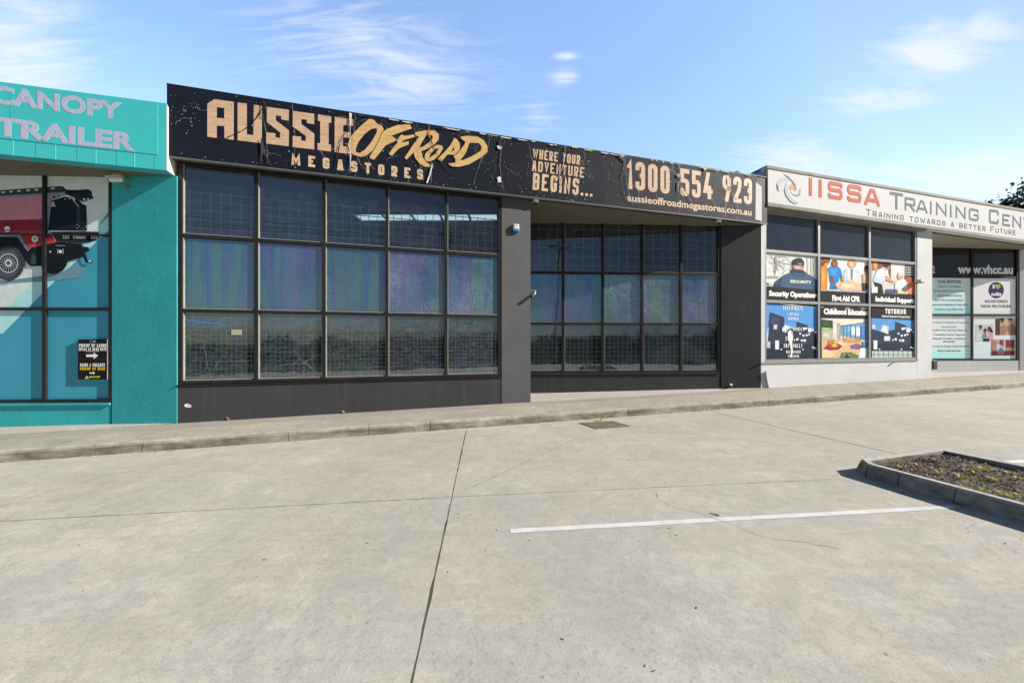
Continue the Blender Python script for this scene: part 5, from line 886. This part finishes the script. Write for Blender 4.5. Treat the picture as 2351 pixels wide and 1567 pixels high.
# roof ventilator
t = thing('roof_ventilator', 'grey round ventilator showing above the black fascia', 'ventilator', Vector(((1690.5-CX)/F*12.6, 12.6, 4.57))); o = Vector(t.location); m = MB(); m.lathe(o, (0, 0, 1), [(0, .15), (.9, .13), (.95, .16)], M_PG, 16); m.build('stem', t); m = MB(); prof_ = [(0, .06)]+[(.02+.26*i/8, .045+.125*sin(pi*(.12+.86*i/8))) for i in range(9)]; m.lathe(o+Vector((0, 0, .95)), (0, 0, 1), prof_, M_PG, 18); m.build('turbine', t, smooth=True)
# marks on walls
def mark(pl, pts, off, m_, name, parent, label=None, hole=()):
    mb = MB(); px_poly(mb, pl, pts, off, m_, hole); mb.build(name, parent, label)
mark(FA, [(423, 929), (428, 926), (436, 928), (440, 932), (436, 935), (428, 934), (423, 932)], -.0085, M_PW, 'paint_chip', blk, None, [[(430, 930), (434, 929.5), (436, 931.5), (433, 932.5)]])
mark(FA, [(2036, 842), (2041, 836), (2048, 832.5), (2054, 831), (2050, 834), (2045, 836.5), (2040, 841)], .0015, M_PK, 'paint_mark', wht)
# cracked glass on the big window
def gcrack(pts, w=.004, off=-.062, m_=M_CG):
    mb = MB(); q = [Vector(FA.uz(x, y, off)) for x, y in pts]; Q = [q[0]]
    for p, r in zip(q[:-1], q[1:]):
        for i in range(1, 5): Q.append(p+(r-p)*i/4+Vector((random.gauss(0, .006), random.gauss(0, .006)))*(i < 4))
    A, B = offset_line(Q, w/2, False)
    for i in range(len(Q)-1): mb.face([FA.w(v.x, v.y, off) for v in (A[i], B[i], B[i+1], A[i+1])], m_)
    return mb
c60 = crop(400, 360, .34453)
for pts in (c60((190, 1105), (195, 1250), (215, 1350), (245, 1465)), c60((257, 1465), (270, 1400), (300, 1362), (520, 1360)), c60((830, 1385), (875, 1375), (880, 1350)), c60((862, 1458), (868, 1400), (875, 1370), (790, 1290)), c60((875, 1375), (970, 1455)), c60((875, 1375), (830, 1350), (780, 1400), (800, 1450)), c60((880, 1370), (930, 1420)), c60((875, 1370), (700, 1390), (600, 1405)), c60((870, 1365), (960, 1320))): gcrack(pts).build('glass_crack', W1)
m = MB(); px_poly(m, FA, c60((380, 1150), (452, 1150), (452, 1186), (380, 1186)), -.0575, ink('9a9a84')); m.build('paper_label', W1); m = MB(); px_poly(m, FA, c60((75, 1080), (200, 1098), (360, 1115), (360, 1124), (200, 1110), (78, 1090)), -.0575, ink('3f6f9c')); m.build('tape_strip', W1)
# ================================================================== ground objects
dq = [G(*p) for p in ((1329, 971.4), (1407, 966.9), (1448, 978.6), (1369, 984.6))]; dc = Vector((sum(p[0] for p in dq)/4, sum(p[1] for p in dq)/4))
t = thing('drain_grate', 'rusty square drain grate set in the concrete near the kerb', 'drain', FA.w(dc.x, gz(dc.x), dc.y)); D = lambda a_, b_, h: FA.w(*(lambda q: (q.x, gz(q.x)+h, q.y))((Vector(dq[0])*(1-a_)+Vector(dq[1])*a_)*(1-b_)+(Vector(dq[3])*(1-a_)+Vector(dq[2])*a_)*b_))
m = MB(); m.face([D(0, 0, .0045), D(0, 1, .0045), D(1, 1, .0045), D(1, 0, .0045)], paint('drain_pit', (.012, .011, .01), .1)); m.build('pit', t)
m = MB()
for a0, a1, b0, b1 in ((0, 1, 0, .06), (0, 1, .94, 1), (0, .05, .0605, .9395), (.95, 1, .0605, .9395)): m.hexa([D(a0, b1, .005), D(a1, b1, .005), D(a1, b0, .005), D(a0, b0, .005), D(a0, b1, .012), D(a1, b1, .012), D(a1, b0, .012), D(a0, b0, .012)], M_IRON)
m.build('frame', t); m = MB()
for i in range(13): b0 = .085+i*.066; m.hexa([D(.055, b0+.036, .005), D(.945, b0+.036, .005), D(.945, b0, .005), D(.055, b0, .005), D(.055, b0+.036, .010), D(.945, b0+.036, .010), D(.945, b0, .010), D(.055, b0, .010)], M_IRON)
m.build('bars', t)
# planter
PU0, PU1, PV0, PV1, HK = 9.66, 11.36, 5.46, 12.2, .158
t = thing('garden_bed', 'kerbed garden bed of bark and small weeds in the car park', 'garden bed', FA.w(10.5, gz(10.5), 8))
def kblock(lowo, topo, lowi, topi, name='kerb_block'):
    """ground outline outer edge a-b, top outer a-b, inner edges"""
    m = MB(); (a0, a1), (b0, b1), (c0, c1), (d0, d1) = lowo, topo, topi, lowi
    V = lambda p, h: FA.w(p[0], gz(p[0])+h, p[1])
    vs = [V(a0, -.02), V(a1, -.02), V(b0, HK-.025), V(b1, HK-.025), V(((b0[0]*.8+c0[0]*.2), (b0[1]*.8+c0[1]*.2)), HK), V(((b1[0]*.8+c1[0]*.2), (b1[1]*.8+c1[1]*.2)), HK), V(c0, HK-.003), V(c1, HK-.003), V(d0, 0), V(d1, 0)]
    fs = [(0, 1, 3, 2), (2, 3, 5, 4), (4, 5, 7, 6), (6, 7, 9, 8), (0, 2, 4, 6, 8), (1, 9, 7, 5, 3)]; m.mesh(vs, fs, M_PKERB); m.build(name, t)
bt, kw = .05, .115
cuts = [PV0+.17, PV0+.47, PV0+.92, PV0+3.3, PV0+5, PV1]
for a_, b_ in zip(cuts[:-1], cuts[1:]):
    j = random.uniform(-.004, .004); a2, b2 = a_+.004, b_-.004; kblock(((PU0-bt+j, a2), (PU0-bt+j, b2)), ((PU0+j, a2), (PU0+j, b2)), ((PU0+kw, a2), (PU0+kw, b2)), ((PU0+kw-.02, a2), (PU0+kw-.02, b2)))
kblock(((PU0+.14, PV0-bt), (PU0-bt, PV0+.16)), ((PU0+.16, PV0), (PU0, PV0+.168)), ((PU0+.17, PV0+kw), (PU0+kw, PV0+.168)), ((PU0+.17, PV0+kw-.01), (PU0+kw-.01, PV0+.168)))
for a_, b_ in ((PU0+.166, PU1-.2),): kblock(((a_, PV0-bt), (b_, PV0-bt)), ((a_, PV0), (b_, PV0)), ((a_, PV0+kw), (b_, PV0+kw)), ((a_, PV0+kw-.02), (b_, PV0+kw-.02)))
for a_, b_ in ((PV0-.0, PV0+1.0), (PV0+1.008, PV0+3.0), (PV0+3.008, PV1)): kblock(((PU1+bt, a_), (PU1+bt, b_)), ((PU1, a_), (PU1, b_)), ((PU1-kw, a_), (PU1-kw, b_)), ((PU1-kw+.02, a_), (PU1-kw+.02, b_)))
kblock(((PU1-.194, PV0-bt), (PU1+bt, PV0-.006)), ((PU1-.194, PV0), (PU1, PV0-.006)), ((PU1-.194, PV0+kw), (PU1-kw, PV0+kw-.006)), ((PU1-.194, PV0+kw-.02), (PU1-kw, PV0+kw-.02)))
m = MB(); nu, nv = 24, 60; us_ = [PU0+.1+(PU1-PU0-.2)*i/nu for i in range(nu+1)]; vs_ = [PV0+.1+(PV1-PV0-.1)*i/nv for i in range(nv+1)]
sz = lambda a_, b_: gz(a_)+.115+.012*sin(a_*9+b_*3)+.010*sin(b_*7-a_*4)
m.mesh([FA.w(a_, sz(a_, b_)+random.uniform(-.006, .006), b_) for b_ in vs_ for a_ in us_], [(j*(nu+1)+i, (j+1)*(nu+1)+i, (j+1)*(nu+1)+i+1, j*(nu+1)+i+1) for j in range(nv) for i in range(nu)], M_SOIL); m.build('soil', t)
m = MB(); MS = [paint('bark_chip_%s' % k, c, .4, 30, .9, .2, 60) for k, c in (('brown', (.22, .135, .09)), ('dark', (.07, .055, .055)), ('grey', (.30, .27, .26)), ('tan', (.46, .36, .27)))]
for i in range(5200):
    a_, b_ = random.uniform(PU0+.15, PU1-.15), PV0+.15+random.random()**1.5*(PV1-PV0-2); p = FA.w(a_, sz(a_, b_)+random.uniform(.0, .012), b_); an = random.uniform(0, 6.3); l, w, h = random.uniform(.006, .022), random.uniform(.004, .009), random.uniform(.003, .009); d = Vector((cos(an), sin(an), random.uniform(-.4, .4))); s = Vector((-sin(an), cos(an), 0)); u_ = Vector((0, 0, 1))
    m.mesh([p+d*l+s*w*.4, p+s*w, p-d*l, p-s*w, p+u_*h+d*l*.3, p+u_*h*.8-d*l*.4], [(0, 1, 4), (1, 2, 5, 4), (2, 3, 5), (3, 0, 4, 5)], random.choices(MS, (5, 3, 3, 2))[0])
m.build('bark_mulch', None, 'dark bark mulch and gravel spread over the garden bed', 'mulch', kind='stuff')
# weeds
def weed_mesh(n, ln, m_, spread=1.0):
    m = MB()
    for i in range(n):
        an = random.uniform(0, 6.3); l = ln*random.uniform(.5, 1.1); d = Vector((cos(an), sin(an), 0)); s = Vector((-sin(an), cos(an), 0))*l*.11; q = d*spread*l
        m.mesh([-s*.4, s*.4, q*.5+s+Vector((0, 0, l*.55)), q*.5-s+Vector((0, 0, l*.55)), q+Vector((0, 0, l*random.uniform(.45, .95)))], [(0, 1, 2, 3), (3, 2, 4)], m_)
    return m
def low(m): return m
WD = []
for k in range(4):
    mb = weed_mesh(15+k*5, .055+.012*k, M_WEED); me = bpy.data.meshes.new('weed'); me.from_pydata(mb.v, [], mb.f); me.materials.append(M_WEED); WD.append(me)
def place(me, name, pos, rz, sc, label, cat, group):
    o = bpy.data.objects.new(name, me); C.objects.link(o); o.location = pos; o.rotation_euler = (0, 0, rz); o.scale = (sc,)*3; return tag(o, label, cat, group)
c5b = crop(1880, 980, .20034)
def Gh(px, py, h):
    kx, kz = (px-CX)/F, (HZ-py)/F; a_, b_ = -1.737+h, .0104; c = kx*FA.U.x+FA.U.y; c0 = FA.P.dot(FA.U); yy = (a_-b_*c0)/(kz-b_*c); p = Vector((kx*yy, yy))-FA.P; return p.dot(FA.U), p.dot(FA.N)
for x, y, s in ((970, 400, .8), (935, 475, 1.0), (1140, 430, .8), (1320, 470, 1.0), (1345, 390, .7), (1390, 560, 1.3), (1230, 525, .6), (1415, 435, .6), (1640, 590, 1.0), (1690, 505, 1.0), (1590, 545, .7), (1800, 545, 1.1), (1900, 520, 1.2), (1945, 475, 1.2), (2030, 620, 1.3), (1960, 600, .8), (2190, 545, .9), (1890, 755, .9), (2130, 805, 1.3), (2200, 830, 1.1), (1660, 690, .7), (2290, 620, .8), (1530, 550, .5), (2300, 780, .8)):
    (px, py), = c5b((x, y)); a_, b_ = Gh(px, py, .12); place(random.choice(WD), 'weed', FA.w(a_, sz(a_, b_), b_), random.uniform(0, 6), s*.74, 'small yellow green weed sprouting from the bark of the garden bed', 'weed', 'weeds in the garden bed')
for px, py, s, lb in ((1379, 958, 1.0, 'single green weed in the gutter behind the drain grate'),): a_, b_ = G(px, py+8); place(WD[2], 'weed', FA.w(a_, gz(a_), b_), 1, s, lb, 'weed', None)
M_STRAW = paint('straw', (.42, .34, .20), .3, 9, .9, 0)
m = weed_mesh(9, .12, M_STRAW, .7); me = bpy.data.meshes.new('dry_grass'); me.from_pydata(m.v, [], m.f); me.materials.append(M_STRAW)
for px, lb in ((524, 'dry grass tuft at the foot of the charcoal wall nearest the teal unit'), (789, 'dry grass tuft at the foot of the charcoal wall below the second pane')): a_ = FA.u(px, .03); place(me, 'dry_grass', FA.w(a_, foot_z(a_, .03)+.002, .03), px, .8, lb, 'grass', None)
# leaves
def leaf_mesh(m_, l):
    m = MB(); c_ = random.uniform(.05, .2); prof_ = [(-1, 0), (-.5, .30), (.1, .36), (.6, .22), (1, 0)]; vs = []
    for x, w in prof_: vs += [(x*l, w*l*.8, abs(x)*c_*l+.0), (x*l, 0, abs(x)*c_*l*.5-.0+w*.0), (x*l, -w*l*.8, abs(x)*c_*l*.7)]
    m.mesh(vs, [(i*3+j, (i+1)*3+j, (i+1)*3+j+1, i*3+j+1) for i in range(4) for j in (0, 1)], m_); me = bpy.data.meshes.new('leaf'); me.from_pydata(m.v, [], m.f); me.materials.append(m_); return me
M_DARKL = paint('dark_dry_leaf', (.035, .025, .018), .4, 9, .9, .1)
LB = [leaf_mesh(M_DRY, .026), leaf_mesh(M_DARKL, .024), leaf_mesh(M_DARKL, .018), leaf_mesh(M_DRY, .020)]; LY = [leaf_mesh(M_YEL, .028)]
def drop(px, py, me, sc, label, group): a_, b_ = G(px, py); o = place(me, 'fallen_leaf', FA.w(a_, gz(a_)+.0025, b_), random.uniform(0, 6), sc*.62, label, 'leaf', group); o.rotation_euler = (random.uniform(-.08, .08), random.uniform(-.08, .08), random.uniform(0, 6))
k1 = crop(0, 900, .298); k2 = crop(700, 900, .298); k3 = crop(1100, 1067, .3403)
for px, py in k1((1650, 1065), (610, 1178), (2035, 1288), (1750, 690), (1130, 562), (1525, 932), (775, 542), (1985, 1420), (2310, 1125), (1710, 615))+k2((480, 1162), (885, 885), (815, 920), (1115, 868), (1183, 935), (1478, 1060), (1730, 1140), (2170, 712), (2240, 660), (1395, 1218), (1100, 1382), (910, 815), (1915, 815), (532, 1218), (650, 462))+k3((1045, 60), (1290, 103), (725, 132), (1030, 198), (1820, 142), (2010, 280), (1905, 395), (1200, 428), (1285, 428), (1328, 473), (968, 857), (120, 437), (1465, 963), (1118, 1355), (1175, 1390), (560, 1175))+c5b((340, 852), (478, 668), (1555, 1040), (1665, 1078), (1790, 1108), (1760, 1128), (1710, 1160), (1720, 1205), (2135, 1335), (2325, 1282)):
    drop(px, py, random.choice(LB), random.uniform(.7, 1.15), 'small curled brown leaf lying on the open concrete of the car park', 'brown leaves on the car park')
for px, py in k1((1570, 1025), (650, 1525))+k2((1280, 942),)+k3((1285, 172),)+c5b((210, 585),): drop(px, py, LY[0], random.uniform(.8, 1.1), 'yellowed leaf lying on the open concrete of the car park', 'yellow leaves on the car park')
for i in range(110):
    px = random.choice((random.uniform(60, 420), random.uniform(1290, 1700), random.uniform(1580, 1660), random.uniform(1880, 2130), random.uniform(2200, 2300), random.uniform(0, 2300))); a_ = FA.u(px, 1.65); b_ = 1.62+abs(random.gauss(0, .035)); o = place(random.choice(LB+LY), 'fallen_leaf', FA.w(a_, gz(a_)+.006, b_), 0, random.uniform(.5, .95), 'small dry leaf caught in the gutter along the kerb', 'leaf', 'leaf litter in the gutter'); o.rotation_euler = (random.uniform(-.5, .5), random.uniform(-.5, .5), random.uniform(0, 6))
m = MB(); a_, b_ = G(1675, 1180); p = FA.w(a_-.05, gz(a_)+.006, b_+.03); q = FA.w(a_+.12, gz(a_)+.008, b_-.03); m.bar(FA.w(*(lambda g: (g[0], gz(g[0])+.008, g[1]))(G(1629, 1178))), FA.w(*(lambda g: (g[0], gz(g[0])+.008, g[1]))(G(1651, 1184))), .003, M_DARKL, 5, .006); m.build('seed_pod', None, 'long dark seed pod lying just behind the white parking line', 'seed pod')
# ================================================================== trees and the far side of the car park
def tree(name, label, cat, base, h, cr, cz, nclump, leaf, squash=.8, group=None, seed=1, lm=None):
    r = random.Random(seed); t = thing(name, label, cat, base, group); B = Vector(base); m = MB(); top = B+Vector((r.uniform(-.3, .3), r.uniform(-.3, .3), cz))
    segs = [B+(top-B)*k/4+Vector((r.uniform(-.12, .12), r.uniform(-.12, .12), 0))*(0 < k < 4) for k in range(5)]
    for k in range(4): m.bar(segs[k], segs[k+1], cr*.075*(1-.16*k), M_BARK, 8, cr*.075*(1-.16*(k+1)))
    cs = []
    for i in range(nclump):
        th, ph = r.uniform(0, 2*pi), math.acos(r.uniform(-.75, 1)); rr = cr*r.uniform(.35, 1.0)*(1+.22*sin(3*th+seed)); c = B+Vector((cos(th)*sin(ph)*rr, sin(th)*sin(ph)*rr, cz+cos(ph)*rr*squash)); cs.append(c)
        if i % 3 == 0:
            k = r.choice((2, 3, 4)); mid = (segs[k]+c)/2+Vector((0, 0, cr*.08)); m.bar(segs[k], mid, cr*.028, M_BARK, 5, cr*.018); m.bar(mid, c, cr*.018, M_BARK, 5, cr*.005)
    m.build('trunk', t); m = MB()
    for c in cs:
        s = cr*r.uniform(.13, .27)
        for i in range(int(r.uniform(45, 80))):
            d = Vector((r.gauss(0, 1), r.gauss(0, 1), r.gauss(0, .65)))*s*.55; p = c+d; x = Vector((r.gauss(0, 1), r.gauss(0, 1), r.gauss(0, .6))).normalized(); y = x.orthogonal().normalized(); y = (y+x.cross(y)*r.gauss(0, 1)).normalized(); l = leaf*r.uniform(.6, 1.2)
            m.mesh([p-x*l, p+y*l*.62, p+x*l*.9, p-y*l*.62], [(0, 1, 2, 3)], lm or M_LEAF)
    m.build('crown', t)
tree('broadleaf_tree', 'dark leafy tree rising behind the right end of the white sign', 'tree', (44.6, 30, -1.2), 15, 4.9, 9.6, 420, .19, .95, seed=5)
def mirror(px, Y, pl=FA):
    p = Vector(((px-CX)*Y/F, Y)); d = (p-pl.P).dot(pl.N); q = p-pl.N*2*d; return q
ZB = -4.35
for i, (px, Y, h, pl, lb) in enumerate(((1112, 62, 7.0, FA, 'round tree across the road reflected in the last low pane'), (1046, 70, 6.6, FA, 'smaller tree across the road left of the round one'), (640, 60, 6.3, FA, 'spreading tree across the road opposite the second bay'), (760, 75, 6.0, FA, 'bushy tree across the road opposite the third bay'), (1500, 66, 7.5, BG, 'tall tree across the road beside the gabled house'), (1630, 60, 8.0, BG, 'tree across the road to the right of the gabled house'), (1320, 70, 6.0, BG, 'tree across the road to the left of the gabled house'))):
    q = mirror(px, Y, pl); tree('broadleaf_tree', lb, 'tree', (q.x, q.y, ZB), h, h*.42, h*.58, 60, .22, .75, 'trees across the road', seed=30+i)
q = mirror(1565, 46, BG); hb = Plane(q.x, q.y, 180)
t = thing('house', 'brown gabled house across the road facing the shops', 'house', (q.x, q.y, ZB)); M_HW = paint('tan_cladding', (.30, .25, .17), .1, 1.5); M_HR = paint('brown_roof', (.10, .07, .055), .2, 2, .8)
m = MB(); m.box(hb, -4, 4, ZB, ZB+2.9, -7, 0, M_HW); m.slab(hb, [(-4, ZB+2.901), (4, ZB+2.901), (0, ZB+5.2)], -6.9, -.01, M_HW); m.build('wall', t); m = MB()
m.slab(hb, [(-4.5, ZB+2.75), (-4.35, ZB+2.7), (0, ZB+5.22), (4.35, ZB+2.7), (4.5, ZB+2.75), (0, ZB+5.42)], -7.4, .4, M_HR); m.build('roof', t); m = MB(); m.box(hb, -1.5, .6, ZB+.9, ZB+2.2, .001, .03, M_BLACKGLASS); m.build('window', t)
q = mirror(1268, 34, BG); t = thing('power_pole', 'leaning timber power pole across the car park reflected in the recess glass', 'power pole', (q.x, q.y, ZB+1)); m = MB(); pt = Vector((q.x+.7, q.y, 9.2)); m.bar((q.x, q.y, ZB), pt, .16, M_BARK, 10, .11); m.build('pole', t); m = MB(); m.bar(pt+Vector((-1.1, 0, -.5)), pt+Vector((1.1, 0, -.5)), .06, M_BARK, 6); m.build('crossarm', t)
for k, (dx, dz, lb) in enumerate(((-1, -.4, 'left overhead wire sagging from the power pole crossarm'), (0, .05, 'middle overhead wire sagging from the power pole top'), (1, -.4, 'right overhead wire sagging from the power pole crossarm'))):
    m = MB(); a0 = pt+Vector((dx, -.1*k, dz))
    for s_ in (-1, 1):
        L1 = [a0+Vector((s_*45*i/14, -4*i/14, -(1.5*(1-(2*i/14-1)**2)))) for i in range(15)]
        for p, r_ in zip(L1[:-1], L1[1:]): m.bar(p, r_, .018, M_PK, 4)
    m.build('power_line', None, lb, 'cable')
m = MB(); r = random.Random(4)
for i in range(26000):
    x = r.uniform(-140, 150); y = -62-r.random()**2*20+6*sin(x*.05); hh = 4.0+1.1*sin(x*.13)+.8*sin(x*.37+1)+.5*sin(x*.9); p = Vector((x, y, ZB+r.random()*hh)); a_ = Vector((r.gauss(0, 1), r.gauss(0, 1), r.gauss(0, 1))).normalized()*.42; b_ = a_.orthogonal()*r.choice((-.6, .6)); m.mesh([p-a_, p+b_, p+a_, p-b_], [(0, 1, 2, 3)], M_LEAF)
m.build('tree_belt', None, 'dark belt of trees and scrub far across the road', 'trees', kind='stuff')
